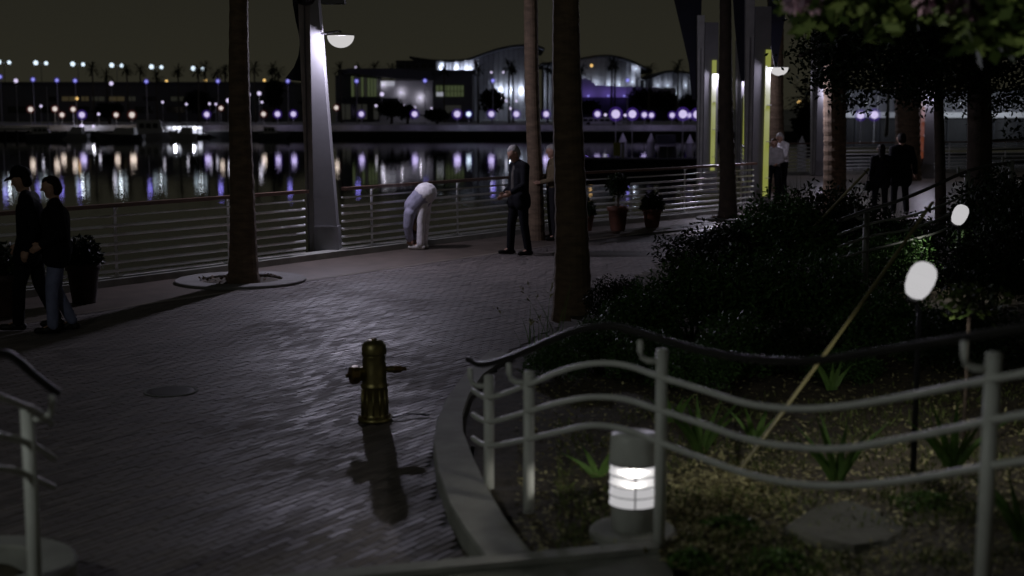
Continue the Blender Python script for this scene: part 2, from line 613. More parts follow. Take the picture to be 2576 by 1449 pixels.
for k, t in enumerate(tints):
    me = bpy.data.meshes.new('brick')
    p = brick_pts(BL - 0.0035, BW - 0.0062, Vector((0, 0, 0)), random.uniform(-.002, .002), random.uniform(-.0045, .0045), 0, 0)
    me.from_pydata([tuple(v) for v in p], [], BF)
    a = me.attributes.new('tint', 'FLOAT', 'FACE')
    a.data.foreach_set('value', [t] * len(BF))
    me.materials.append(M['brick'])
    bmeshes.append(me)
for c in own:
    o = bpy.data.objects.new('brick', random.choice(bmeshes))
    C.objects.link(o)
    o.location = c + Vector((0, 0, random.uniform(-0.002, 0.002)))
    o.parent = promenade
vs, fs, tv = [], [], []
for _, c in cells:
    if id(c) in ownset:
        continue
    i = len(vs)
    t = random.choice(tints)
    vs += [tuple(v) for v in brick_pts(BL - 0.0035, BW - 0.0062, c, random.uniform(-.002, .002), random.uniform(-.0045, .0045), random.uniform(-.01, .01), random.uniform(-.002, .002))]
    fs += [tuple(i + k for k in f) for f in BF]
    tv += [t] * len(BF)
me = bpy.data.meshes.new('brick_paving')
me.from_pydata(vs, [], fs)
a = me.attributes.new('tint', 'FLOAT', 'FACE')
a.data.foreach_set('value', tv)
me.materials.append(M['brick'])
o = bpy.data.objects.new('brick_paving', me)
C.objects.link(o)
o.parent = promenade
o['kind'] = 'stuff'
# the bed of dark sand under the bricks
b = MB()
b.prism([(p.x, p.y) for p in [Vector((-9, 5.0, 0)), Vector((-9, 12, 0))] + band_in[1:-2] + [Vector((6, 24.8, 0)), Vector((5.5, 5.0, 0))]], -0.013, -0.0085)
b.build('sand_bed', 'mortar', promenade)

# round cover set in the bricks
t = thing('utility_cover', 'dark round utility cover set in the bricks left of the hydrant', 'manhole cover', G(430, 985))
b = MB(); b.lathe([(0.0, 0.009), (0.17, 0.009), (0.2, 0.006), (0.2, -0.004)][::-1], G(430, 985), 24); b.build('plate', 'dark_metal', t)
b = MB(); b.lathe([(0.205, -0.004), (0.205, 0.008), (0.23, 0.008), (0.23, -0.004)], G(430, 985), 24); b.build('frame', 'concrete_dark', t)

# ------------------------------------------------------------------ kerb and sea wall
def kerb(poly, label, nm='kerb'):
    b = MB()
    A, B = offset(poly, 0.16), offset(poly, -0.14)
    for i in range(len(poly) - 1):
        b.hexa([Vector((p.x, p.y, -0.3)) for p in (B[i], B[i + 1], A[i + 1], A[i])] + [Vector((p.x, p.y, 0.10)) for p in (B[i], B[i + 1], A[i + 1], A[i])])
    return tag(b.build(nm, 'concrete'), kind='structure')
kerb(KERB, '')
kerb(KERB3, '')

# ------------------------------------------------------------------ railings
def railing(poly, label, spacing=1.55, first=0.7, wood=True, nr=8):
    t = thing('railing', label, 'railing', poly[0], 'white tube railings along the harbour kerb')
    L = plen(poly)
    n = max(2, int(L / 0.9) + 1)
    samp = [along(poly, L * k / (n - 1)) for k in range(n)]
    zs = [0.945, 0.81, 0.685, 0.56, 0.435, 0.31, 0.195]
    for i, z in enumerate(zs):
        b = MB()
        b.tube([p + Vector((0, 0, z)) for p, _ in samp], 0.023 if i else 0.015, 9)
        b.build('rail', 'rail_paint', t, True)
    b = MB(); b.tube([p + Vector((0, 0, 0.135)) for p, _ in samp], 0.009, 6); b.build('bottom_rail', 'rail_paint', t, True)
    b = MB()
    for (p, d), (q, d2) in zip(samp[:-1], samp[1:]):
        nn = Vector((-d.y, d.x, 0)) * 0.055
        o_ = Vector((-d.y, d.x, 0)) * -0.05
        b.hexa([p - nn + o_ + Vector((0, 0, 1.065)), q - nn + o_ + Vector((0, 0, 1.065)), q + nn + o_ + Vector((0, 0, 1.065)), p + nn + o_ + Vector((0, 0, 1.065)),
                p - nn + o_ + Vector((0, 0, 1.115)), q - nn + o_ + Vector((0, 0, 1.115)), q + nn + o_ + Vector((0, 0, 1.115)), p + nn + o_ + Vector((0, 0, 1.115))])
    b.build('top_rail', 'wood', t)
    d_ = first
    while d_ < L:
        p, d = along(poly, d_)
        nn = Vector((-d.y, d.x, 0))
        rz = math.atan2(d.y, d.x)
        b = MB()
        b.box(p + nn * 0.03 + Vector((0, 0, 0.585)), (0.045, 0.012, 0.95), rz)
        b.box(p + nn * 0.03 + Vector((0, 0, 0.105)), (0.16, 0.08, 0.02), rz)
        po = b.build('post', 'rail_paint', t)
        b = MB()
        b.tube([p + nn * 0.03 + Vector((0, 0, 1.0)), p + nn * 0.0 + Vector((0, 0, 1.05)), p - nn * 0.05 + Vector((0, 0, 1.07))], 0.012, 6)
        b.build('bracket', 'rail_paint', po)
        d_ += spacing
    return t

railing([G(-230, 788), G(-60, 762), G(250, 722), G(500, 690), G(768, 655)], 'white railing with wooden top rail left of the lit white column', 2.05, 1.1)
railing([G(862, 643), G(1280, 590), G(1425, 575)], 'white railing with dark top rail behind the bending person', 2.3, 0.75)
railing([G(1450, 572), G(1669, 553), G(1893, 529)], 'white railing behind the two terracotta pots', 2.3, 1.2)
railing([G(1897, 521), G(1864, 447)], 'white railing seen end-on beside the yellow lit columns', 2.2, 0.4)
railing([G(1875, 441), G(2044, 438)], 'far white railing right of the couple by the yellow column', 2.3, 0.5)
railing([G(2084, 437), G(2312, 433)], 'far white railing behind the two dark silhouetted people', 2.3, 0.5)
railing([G(2350, 432), G(2700, 428)], 'far white railing right of the red lit column', 2.3, 0.6)

# ------------------------------------------------------------------ lamp columns
def column(px, py, label, lamp, strip_m=None, power=200, strip_px=None, strip_y=None, sail=None, taper_k=0.008, lamp_r=0.215, throw=0):
    g = G(px, py)
    D = g.y
    def W(x, y):              # pixel to a point in the column's own vertical plane
        return F(x, y, D)
    t = thing('lamp_column', label, 'lamp post', g, 'white columns with bowl lamps on the promenade')
    w0, w1 = 0.205, 0.11
    zt = 4.7
    x0 = g.x
    dpt = 0.17
    def taper(b, xa0, xb0, xa1, xb1, z0, z1, ya, yb):
        b.hexa([(xa0, ya, z0), (xb0, ya, z0), (xb0, yb, z0), (xa0, yb, z0), (xa1, ya, z1), (xb1, ya, z1), (xb1, yb, z1), (xa1, yb, z1)])
    b = MB()
    xr = lambda z: x0 + 0.20 - taper_k * z
    taper(b, x0 - 0.20, xr(0.48), x0 - 0.205, xr(zt), 0.48, zt, D - dpt, D + dpt)
    body = b.build('shaft', 'column_paint', t)
    b = MB()
    taper(b, x0 - 0.205, x0 + 0.205, x0 - 0.205, x0 + 0.19, 0.05, 0.478, D - dpt - 0.01, D + dpt + 0.01)
    pl = b.build('plinth', 'column_paint', t)
    b = MB(); b.box((x0, D, 0.05 - 0.02), (0.46, 0.42, 0.06)); b.build('base_plate', 'column_paint', t)
    b = MB(); b.box((x0 + 0.01, D - dpt - 0.014, 0.255), (0.27, 0.008, 0.33)); b.build('access_panel', 'column_paint', pl)
    b = MB(); b.box((x0 - 0.03, D - dpt - 0.02, 0.478), (0.30, 0.03, 0.02)); b.build('ledge', 'column_paint', pl)
    # mast behind it, a little wider at the top
    b = MB(); taper(b, x0 - 0.32, x0 - 0.208, x0 - 0.42, x0 - 0.21, 0.02, zt + 0.2, D - 0.08, D + 0.16); b.build('mast', 'mast_paint', t)
    b = MB(); b.tube([(x0 - 0.295, D - 0.10, 0.05), (x0 - 0.30, D - 0.10, 4.0)], 0.014, 7); b.build('conduit', 'column_paint', t)
    # lamp
    L = F(lamp[0], lamp[1], D - 0.28)
    b = MB()
    r = lamp_r
    b.lathe([(r * math.sin(a), -0.19 * math.cos(a)) for a in [k * math.pi / 2 / 7 for k in range(8)]], L, 20)
    lb = b.build('lamp_bowl', 'lamp_bowl', t, True)
    b = MB(); b.lathe([(r * 1.01, 0.003), (r * 0.9, 0.018), (r * 0.3, 0.03), (0.0, 0.032)], L, 20); b.build('lamp_cap', 'column_paint', t, True)
    b = MB(); b.tube([L + Vector((0, 0, 0.06)), L + Vector((-0.05, 0.2, 0.085)), (xr(L.z) - 0.04, D - dpt + 0.02, L.z + 0.03)], 0.018, 8); b.build('lamp_arm', 'column_paint', t, True)
    point('lamp_bulb', L + Vector((0.02, -0.03, -0.06)), (0.83, 0.79, 1.0), power, 0.09, t)
    if throw:
        l = bpy.data.lights.new('lamp_beam', 'SPOT')
        l.energy, l.color, l.shadow_soft_size = throw, (0.83, 0.79, 1.0), 0.07
        l.spot_size, l.spot_blend = math.radians(160), 0.9
        o = bpy.data.objects.new('lamp_beam', l)
        C.objects.link(o)
        o.parent = t
        o.location = L + Vector((0.03, -0.06, -0.07)) - t.location
        o.rotation_euler = Vector((-0.12, 0.85, 0.5)).to_track_quat('Z', 'Y').to_euler()
    if strip_m:
        ya, yb = strip_y
        P0, P1 = W(strip_px, yb), W(strip_px, ya)
        b = MB()
        sy = D - dpt - 0.03
        b.box(((P0.x + P1.x) / 2, sy, (P0.z + P1.z) / 2), (0.12, 0.03, P1.z - P0.z))
        b.build('light_strip', strip_m, t)
        b = MB()
        for k in range(4):
            z = P0.z + (P1.z - P0.z) * (k + 0.5) / 4
            b.box((P0.x, sy - 0.005, z), (0.11, 0.05, 0.02))
        b.build('strip_clamp', 'mast_paint', t)
    if sail:
        b = MB()
        b.plate([W(x, y) + Vector((0, 0.1, 0)) for x, y in sail], (0, 0.03, 0))
        b.build('banner', 'sail', t)
    return t

t = column(826, 641, 'tall white lamp column with lit bowl lamp beside the railing', (857, 90), None, 1250, taper_k=0.066, throw=1080,
           sail=[(730, -60), (734, 10), (741, 50), (749, 85), (752, 110), (748, 140), (737, 168), (716, 196), (735, 202), (762, 204), (762, -60)])
# dark fixtures on top of the nearest column
gD = G(826, 641).y
for (x, y, ww, hh) in ((772, -6, 0.34, 0.16), (842, -4, 0.37, 0.2)):
    p = F(x, y, gD)
    b = MB()
    if ww < 0.35:
        b.lathe([(0.02, -0.14), (0.12, -0.11), (0.165, -0.02), (0.165, 0.08), (0.05, 0.12)], p + Vector((0, -0.2, 0)), 18)
    else:
        b.box(p + Vector((0, -0.16, 0)), (ww, 0.26, hh))
        b.box(p + Vector((0, -0.16, hh / 2 + 0.02)), (ww * 0.6, 0.18, 0.04))
    b.build('floodlight', 'dark_metal', t)
b = MB(); b.box(F(810, -20, gD) + Vector((0, -0.05, 0)), (0.62, 0.06, 0.05)); b.build('crossbar', 'dark_metal', t)
column(1783, 484, 'grey column with yellow light strip, nearest the floating dock', (1816, 186), 'strip_yellow', 300, 1792, (152, 428), throw=900,
       sail=[(1693, -60), (1697, 0), (1716, 80), (1734, 160), (1742, 250), (1760, 252), (1768, -60)])
column(1872, 424, 'farthest column with short yellow light strip between two others', (1887, 205), 'strip_yellow', 350, 1871, (238, 404))
column(1908, 525, 'column with long yellow light strip beside the light-dressed couple', (1960, 170), 'strip_yellow', 300, 1925, (126, 492), throw=1500,
       sail=[(1842, -60), (1850, 60), (1858, 140), (1866, 205), (1886, 200), (1888, -60)])
column(2063, 441, 'plain grey column behind the palm trunk right of the couple', (2090, 226), None, 220)
column(2330, 448, 'column with red light strip right of the dark silhouettes', (2338, 230), 'strip_red', 220, 2316, (250, 398))

# dark fabric hanging between the right columns
t = thing('sail_banner', 'large dark blue sail banner hanging right of the yellow strip columns', 'banner', F(1950, 60, 36))
b = MB()
b.plate([F(x, y, 36.0) for x, y in [(1936, -80), (1934, 40), (1940, 120), (1952, 190), (1962, 120), (1974, 50), (1984, -80)]], (0, 0.04, 0)); b.build('fabric', 'sail', t)
b = MB(); b.tube([F(1938, -90, 36.02), F(1984, -86, 36.02)], 0.03, 6); b.build('boom', 'dark_metal', t)

# ------------------------------------------------------------------ palms on the promenade
def palm_trunk(px, py, w_base, w_top, label, m, px_top=None, top_y=-400, H=9.0, flare=1.0, rings=True, fronds=True):
    g = G(px, py)
    pt = F(px_top if px_top is not None else px, 0, g.y)
    dx = (pt.x - g.x) / max(0.5, pt.z)
    t = thing('palm_tree', label, 'palm tree', g, 'palm trees growing on the promenade')
    b = MB()
    pts, rr = [], []
    n = int(H / 0.11)
    for k in range(n + 1):
        z = H * k / n
        f = min(1, z / 4.2)
        r = w_base / 2 * (1 - f) + w_top / 2 * f + flare * 0.05 * math.exp(-z / 0.35)
        r *= 1 + (0.028 if k % 2 else -0.018) + random.uniform(-0.012, 0.012)
        pts.append((g.x + dx * z + 0.01 * math.sin(z * 1.7), g.y, z - 0.05))
        rr.append(r)
    b.tube(pts, rr, 18)
    b.build('trunk', m, t)
    top = Vector(pts[-1])
    for k in range(26):
        b = MB()
        a = 2 * math.pi * k / 26 + random.uniform(-.1, .1)
        el = random.uniform(-0.5, 1.1)
        d = Vector((math.cos(a) * math.cos(el), math.sin(a) * math.cos(el), math.sin(el)))
        p = top.copy()
        for s_ in range(7):
            q = p + d * 0.34
            d = (d + Vector((0, 0, -0.17))).normalized()
            sd = d.cross(Vector((0, 0, 1))).normalized()
            for sg in (-1, 1):
                b.tri(p, q, p + sd * sg * (0.5 - 0.05 * s_) + d * 0.3 - Vector((0, 0, 0.15)))
            p = q
        b.build('frond', 'leaf_dark', t)
    return t

palm_trunk(612, 714, 0.375, 0.235, 'dark palm trunk in a concrete ring left of the white column', 'bark', 600, H=8.5)
palm_trunk(1350, 604, 0.275, 0.245, 'slender lit brown palm trunk behind the standing man', 'bark', 1334, H=9, flare=0.6)
palm_trunk(1441, 806, 0.41, 0.27, 'thick palm trunk nearest the camera at the picture middle', 'bark', 1424, H=9)
palm_trunk(1831, 551, 0.37, 0.25, 'dark palm trunk in a concrete ring left of the couple', 'bark_dark', 1824, H=8)
palm_trunk(1953, 480, 0.46, 0.45, 'rough palm trunk right behind the light-dressed couple', 'bark', 1950, H=9)
palm_trunk(2098, 530, 0.52, 0.50, 'thick dark palm trunk left of the two silhouettes', 'bark', 2103, H=7)
palm_trunk(2284, 452, 0.80, 0.78, 'stout palm trunk with pale bark beside the red lit column', 'bark', 2282, H=7)

def tree_ring(px, py, ro, ri, label):
    g = G(px, py)
    t = thing('tree_ring', label, 'tree ring', g)
    b = MB()
    b.lathe([(ri, -0.01), (ri, 0.032), (ri + 0.01, 0.04), (ro - 0.01, 0.04), (ro, 0.032), (ro, -0.01)], g, 56)
    b.build('ring', 'ring_concrete', t)
    b = MB()
    n = 40
    b.lathe([(ri - 0.001, -0.006), (ri * 0.6, 0.03), (0, 0.05)], g, n)
    b.build('soil', 'soil', t)
    b = MB()
    for k in range(120):
        a, r = random.uniform(0, 6.28), ri * math.sqrt(random.random()) * 0.95
        b.leaf(g + Vector((r * math.cos(a), r * math.sin(a), 0.05)), Vector((random.gauss(0, 1), random.gauss(0, 1), random.gauss(0, .3))), 0.06, 0.016)
    o = b.build('leaf_litter', 'bark', t)
    o['kind'] = 'stuff'
tree_ring(606, 708, 0.90, 0.57, 'pale concrete ring round the foot of the dark left palm')
tree_ring(1835, 551, 0.72, 0.42, 'concrete ring round the foot of the dark palm by the yellow columns')

# ------------------------------------------------------------------ fire hydrant
hb = G(943, 1058)
t = thing('fire_hydrant', 'brass yellow fire hydrant standing on the brick paving', 'fire hydrant', hb)
S = 0.60 / 0.60
b = MB()
prof = [(0.128, 0.0), (0.132, 0.012), (0.128, 0.03), (0.105, 0.036), (0.101, 0.06), (0.097, 0.26), (0.106, 0.268), (0.108, 0.285), (0.098, 0.295), (0.098, 0.305), (0.092, 0.44), (0.088, 0.50), (0.091, 0.51), (0.086, 0.535)]
b.lathe(prof, hb, 28); b.build('barrel', 'brass', t, True)
b = MB()
for k in range(12):
    a = 2 * math.pi * k / 12
    b.tube([hb + Vector((0.1015 * math.cos(a), 0.1015 * math.sin(a), 0.05)), hb + Vector((0.0975 * math.cos(a), 0.0975 * math.sin(a), 0.255))], 0.007, 6)
b.build('fluting', 'brass', t, True)
b = MB()
b.lathe([(0.094, 0.52), (0.097, 0.535), (0.096, 0.575), (0.091, 0.60), (0.075, 0.622), (0.045, 0.634), (0.03, 0.638), (0.0, 0.64)], hb, 28); bon = b.build('bonnet', 'brass', t, True)
b = MB(); b.lathe([(0.024, 0.63), (0.022, 0.652), (0.0, 0.656)], hb, 5); b.build('operating_nut', 'brass_dark', bon)
for k in range(8):
    a = 2 * math.pi * k / 8 + 0.2
    b = MB(); b.lathe([(0.011, -0.012), (0.011, 0.012), (0.0, 0.016)], hb + Vector((0.118 * math.cos(a), 0.118 * math.sin(a), 0.036)), 6); b.build('bolt', 'brass_dark', t)
def outlet(dirv, zc, r, ln, nm='outlet'):
    d = Vector(dirv).normalized()
    c = hb + Vector((0, 0, zc)) + d * 0.07
    b = MB(); b.lathe([(r * 0.8, 0), (r * 0.8, ln * 0.55), (r * 0.95, ln * 0.56), (r * 0.95, ln * 0.62)], c, 18, axis=d); oo = b.build(nm, 'brass', t, True)
    b = MB(); b.lathe([(r, ln * 0.6), (r, ln), (r * 0.85, ln * 1.08), (r * 0.3, ln * 1.1)], c, 10, axis=d); cp = b.build('cap', 'brass_dark', oo)
    b = MB(); b.lathe([(0.018, ln * 1.08), (0.016, ln * 1.08 + 0.035), (0.0, ln * 1.08 + 0.038)], c, 5, axis=d); b.build('cap_nut', 'brass_dark', oo)
outlet((-1, -0.45, 0), 0.375, 0.072, 0.115)
outlet((1, 0.25, 0), 0.40, 0.03, 0.135, 'side_outlet')
outlet((0.1, 1, 0), 0.375, 0.045, 0.085, 'rear_outlet')
b = MB()
ch = [hb + Vector((0.10, 0.03, 0.03)), hb + Vector((0.14, 0.04, 0.015)), hb + Vector((0.22, 0.10, 0.03)), hb + Vector((0.32, 0.14, 0.02)), hb + Vector((0.42, 0.14, 0.012))]
b.tube(ch, 0.007, 6); b.build('chain', 'dark_metal', t, True)

# ------------------------------------------------------------------ planter: kerb, soil, litter
b = MB()
for i in range(len(cur_o) - 1):
    A0, A1, B0, B1 = cur_o[i], cur_o[i + 1], cur_i[i], cur_i[i + 1]
    def dn(p, z): return Vector((p.x, p.y, z))
    e0 = (B0 - A0).normalized() * 0.012
    e1 = (B1 - A1).normalized() * 0.012
    b.quad(A0 + e0, A1 + e1, B1, B0)
    b.quad(dn(A0, 0.105), dn(A1, 0.105), A1 + e1, A0 + e0)
    b.quad(dn(A0, -0.03), dn(A1, -0.03), dn(A1, 0.105), dn(A0, 0.105))
    b.quad(B0, B1, dn(B1, -0.03), dn(B0, -0.03))
pk = b.build('planter_kerb', 'concrete')
tag(pk, kind='structure')

def soil_z(x, y):
    r = min(1, max(0, (x - 1.2) / 3.2))
    r = r * r * (3 - 2 * r)
    f = min(1, max(0, (y - 6.0) / 3.0))
    return 0.085 + 0.24 * r * (1 - 0.3 * f) + 0.03 * noise.noise(Vector((x * 1.3, y * 1.3, 0))) + 0.012 * noise.noise(Vector((x * 7, y * 7, 3)))
vs, fs, idx = [], [], {}
st = 0.13
def vid(i, j):
    if (i, j) not in idx:
        idx[(i, j)] = len(vs)
        x, y = i * st, j * st
        vs.append((x, y, soil_z(x, y)))
    return idx[(i, j)]
for i in range(-8, 110):
    for j in range(26, 200):
        if inpoly((i + .5) * st, (j + .5) * st, soil_poly):
            fs.append((vid(i, j), vid(i + 1, j), vid(i + 1, j + 1), vid(i, j + 1)))
me = bpy.data.meshes.new('planter_soil')
me.from_pydata(vs, [], fs)
me.materials.append(M['soil'])
o = bpy.data.objects.new('planter_soil', me)
C.objects.link(o)
tag(o, kind='structure')
b = MB()
k = 0
while k < 9000:
    px = random.uniform(1300, 2620)
    py = random.uniform(900, 1470)
    g = G(px, py, 0.1)
    if not inpoly(g.x, g.y, soil_poly):
        continue
    k += 1
    z = soil_z(g.x, g.y)
    s_ = random.uniform(0.02, 0.055)
    b.leaf(Vector((g.x, g.y, z + 0.004 + random.random() * 0.012)), Vector((random.gauss(0, 1), random.gauss(0, 1), random.gauss(0.1, .25))), s_, s_ * random.uniform(.12, .3), Vector((random.gauss(0, .3), random.gauss(0, .3), 1)))
for k in range(4200):
    px, py = random.gauss(1790, 90), random.gauss(1265, 70)
    if not (1560 < px < 2080 and 1100 < py < 1440):
        continue
    g = G(px, py, 0.1)
    s_ = random.uniform(0.025, 0.06)
    b.leaf(Vector((g.x, g.y, soil_z(g.x, g.y) + 0.006 + random.random() * 0.02)), Vector((random.gauss(0, 1), random.gauss(0, 1), random.gauss(0.1, .3))), s_, s_ * random.uniform(.12, .28), Vector((random.gauss(0, .4), random.gauss(0, .4), 1)))
tag(b.build('leaf_litter', 'litter'), 'dry tan leaves and bark chips strewn over the planter soil', 'leaf litter', kind='stuff')

b = MB()
k = 0
while k < 9000:
    px, py = random.uniform(1400, 2620), random.uniform(1000, 1460)
    g = G(px, py, 0.1)
    if not inpoly(g.x, g.y, soil_poly) or noise.noise(Vector((g.x * 2.2, g.y * 2.2, 5))) < random.uniform(-.25, .25):
        continue
    k += 1
    z = soil_z(g.x, g.y)
    h_ = random.uniform(.02, .075)
    d = Vector((random.gauss(0, .5), random.gauss(0, .5), 1))
    b.leaf(Vector((g.x, g.y, z - .002)), d, h_, h_ * .07)
tag(b.build('ground_cover', 'leaf_grass'), 'short dull green ground cover in the planter soil', 'ground cover', kind='stuff')
# low concrete slab in front with raised lip
L0, L1 = G(560, 1462, 0.13), G(1640, 1362, 0.13)
sl = [L0, L1, G(1690, 1420, 0.13), G(1760, 1650, 0.13), G(500, 1800, 0.13)]
b = MB(); b.prism([(p.x, p.y) for p in sl], -0.03, 0.10); lw = b.build('ramp_wall', 'concrete_dark'); tag(lw, kind='structure')
d = (L1 - L0).normalized(); nn = Vector((-d.y, d.x, 0))
b = MB(); b.hexa([Vector((p.x, p.y, z)) for z in (0.08, 0.13) for p in (L0 - nn * 0.10, L1 - nn * 0.10, L1 + nn * 0.02, L0 + nn * 0.02)]); b.build('lip', 'concrete', lw)

# left foreground: rounded end of a planter kerb
cl = G(-60, 1480, 0.10)
b = MB(); b.lathe([(0.30, -0.03), (0.30, 0.11), (0.31, 0.12), (0.46, 0.12), (0.475, 0.11), (0.475, -0.03)], cl, 56); tag(b.build('planter_kerb', 'concrete'), kind='structure')
b = MB(); b.lathe([(0.299, -0.02), (0.2, 0.06), (0.0, 0.07)], cl, 30); tag(b.build('planter_soil', 'soil'), kind='structure')

# ------------------------------------------------------------------ wave railings in the foreground
def interp(tab, x):
    if x <= tab[0][0]:
        return tab[0][1]
    for (a, ya), (c, yc) in zip(tab[:-1], tab[1:]):
        if x <= c:
            return ya + (yc - ya) * (x - a) / (c - a)
    return tab[-1][1]

def smooth_curve(pts, n=6):
    out = []
    P = [Vector(p) for p in pts]
    for i in range(len(P) - 1):
        p0, p1, p2, p3 = P[max(i - 1, 0)], P[i], P[i + 1], P[min(i + 2, len(P) - 1)]
        for k in range(n):
            t_ = k / n
            out.append(0.5 * ((2 * p1) + (p2 - p0) * t_ + (2 * p0 - 5 * p1 + 4 * p2 - p3) * t_ ** 2 + (3 * p1 - p0 - 3 * p2 + p3) * t_ ** 3))
    out.append(P[-1])
    return out

def wave_rail(label, dep, hand, rails, posts, side, rr=0.0165, pr=0.032, group='wavy pipe railings', pm='white_paint'):
    loc = F(posts[0][0], posts[0][2], interp(dep, posts[0][0]))
    t = thing('wave_railing', label, 'railing', loc, group)
    b = MB(); b.tube(smooth_curve([F(x, y, interp(dep, x) + 0.02) for x, y in hand]), 0.0205, 10); b.build('handrail', 'handrail', t, True)
    for rl in rails:
        b = MB(); b.tube(smooth_curve([F(x, y, interp(dep, x) - 0.03) for x, y in rl]), rr, 9); b.build('rail', pm, t, True)
    for (x, yt, yb, xb) in posts:
        Dp = interp(dep, x)
        a = F(x, yt, Dp)
        c = F(xb, yb, Dp)
        c = Vector((a.x + (c.x - a.x) * 0.15, a.y, c.z))
        b = MB(); b.tube([c - Vector((0, 0, 0.03)), a], pr, 16); po = b.build('post', pm, t, True)
        b = MB(); b.lathe([(pr * 1.03, -0.004), (pr * 1.03, 0.004), (pr * .7, 0.012), (0, 0.014)], a, 16); b.build('post_cap', pm, po, True)
        b = MB()
        u = Vector((side, 0.05, 0))
        b.tube([a + Vector((0, 0, -0.06)), a + u * 0.075 + Vector((0, 0, -0.055)), a + u * 0.105 + Vector((0, 0, -0.035)), a + u * 0.115 + Vector((0, 0, 0.0)), a + u * 0.115 + Vector((0, 0, 0.055))], 0.0165, 8)
        b.build('bracket', pm, po, True)
    return t

DEP = [(1180, 8.55), (1230, 8.25), (1330, 7.75), (1660, 7.1), (2490, 5.35), (2700, 5.0)]
HAND = [(1178, 903), (1215, 917), (1290, 897), (1380, 858), (1455, 830), (1535, 820), (1600, 834), (1660, 852), (1760, 880), (1900, 904), (2040, 908), (2180, 888), (2320, 866), (2470, 842), (2640, 815)]
RA = [(1190, 982), (1232, 1000), (1330, 967), (1410, 934), (1490, 915), (1570, 918), (1660, 948), (1760, 978), (1880, 1015), (2000, 1028), (2120, 1022), (2260, 1000), (2400, 972), (2490, 955), (2640, 928)]
RB = [(1190, 1042), (1232, 1061), (1330, 1035), (1410, 1012), (1490, 999), (1570, 1004), (1660, 1032), (1760, 1064), (1880, 1105), (2000, 1124), (2120, 1128), (2260, 1106), (2400, 1078), (2490, 1058), (2640, 1032)]
RC = [(1190, 1102), (1232, 1121), (1330, 1104), (1410, 1085), (1490, 1070), (1570, 1080), (1660, 1113), (1760, 1150), (1880, 1192), (2000, 1216), (2120, 1222), (2260, 1210), (2400, 1188), (2490, 1172), (2640, 1150)]
wave_rail('pale wavy railing with four posts along the lower right planter', DEP, HAND, [RA, RB, RC],
          [(1230, 948, 1278, 1227), (1331, 938, 1366, 1327), (1666, 882, 1418, 1652), (2500, 893, 1640, 2450)], -1)
DEPL = [(-200, 5.6), (75, 6.25), (160, 6.5)]
wave_rail('pale railing end with one post in the lower left corner', DEPL,
          [(-160, 930), (-70, 895), (0, 888), (35, 899), (75, 934), (115, 966), (145, 988)],
          [[(-160, 1010), (-60, 985), (0, 999), (50, 1018), (95, 1036), (130, 1066)], [(-160, 1110), (-60, 1085), (0, 1095), (50, 1108), (95, 1126), (135, 1153)], [(-160, 1205), (-60, 1180), (15, 1180), (55, 1190), (95, 1207), (135, 1226)]],
          [(68, 1024, 1620, 100)], 1)

# ------------------------------------------------------------------ bollard lights
def bollard(g, label, h_low=0.17, lens_h=0.23, cap_h=0.16, r=0.13, disc=True, power=14, bm='white_paint', egg=False):
    t = thing('bollard_light', label, 'bollard light', g, 'bollard lights in the planter')
    if disc:
        b = MB(); b.lathe([(0.24, -0.06), (0.24, 0.015), (0.225, 0.03), (0.0, 0.03)], g, 32); b.build('footing', 'concrete', t)
    b = MB(); b.lathe([(r * 0.92, 0.0), (r * 0.92, h_low - 0.01), (r * 0.99, h_low)], g, 28); b.build('base', bm, t, True)
    b = MB(); b.lathe([(r * (0.97 if k % 2 else 1.03), h_low + lens_h * k / 8) for k in range(9)], g, 28); b.f = b.f[:-2]
    b.build('lens', 'lens_white', t, True)
    b = MB(); b.lathe([(r * 0.9, h_low + .003), (r * 0.9, h_low + .008), (0, h_low + .009)], g, 20); b.build('baffle', 'dark_metal', t)  # added dark disc so the lit base top stays dim behind the lens
    for k in range(5):
        z = h_low + lens_h * k / 4
        b = MB(); b.lathe([(r * 1.0, z - 0.002), (r * 1.045, z - 0.004), (r * 1.045, z), (r * 1.0, z + 0.002)], g, 28); b.build('louvre', 'louvre', t, True)
    for a in (0.5, 2.6, 4.7):
        b = MB(); b.box(g + Vector((r * 1.04 * math.cos(a), r * 1.04 * math.sin(a), h_low + lens_h / 2)), (0.007, 0.007, lens_h)); b.build('strut', 'louvre', t)
    b = MB(); b.lathe([(r * 1.0, h_low + lens_h), (r * 1.03, h_low + lens_h + 0.01), (r * 0.97, h_low + lens_h + cap_h - 0.008), (r * 0.94, h_low + lens_h + cap_h), (0, h_low + lens_h + cap_h + 0.004)], g, 28); b.build('cap', 'white_paint', t, True)
    down_spot('bulb', g + Vector((0, 0, h_low + lens_h * 0.8)), (1.0, 0.96, 0.86), power, 0.04, t)
    return t
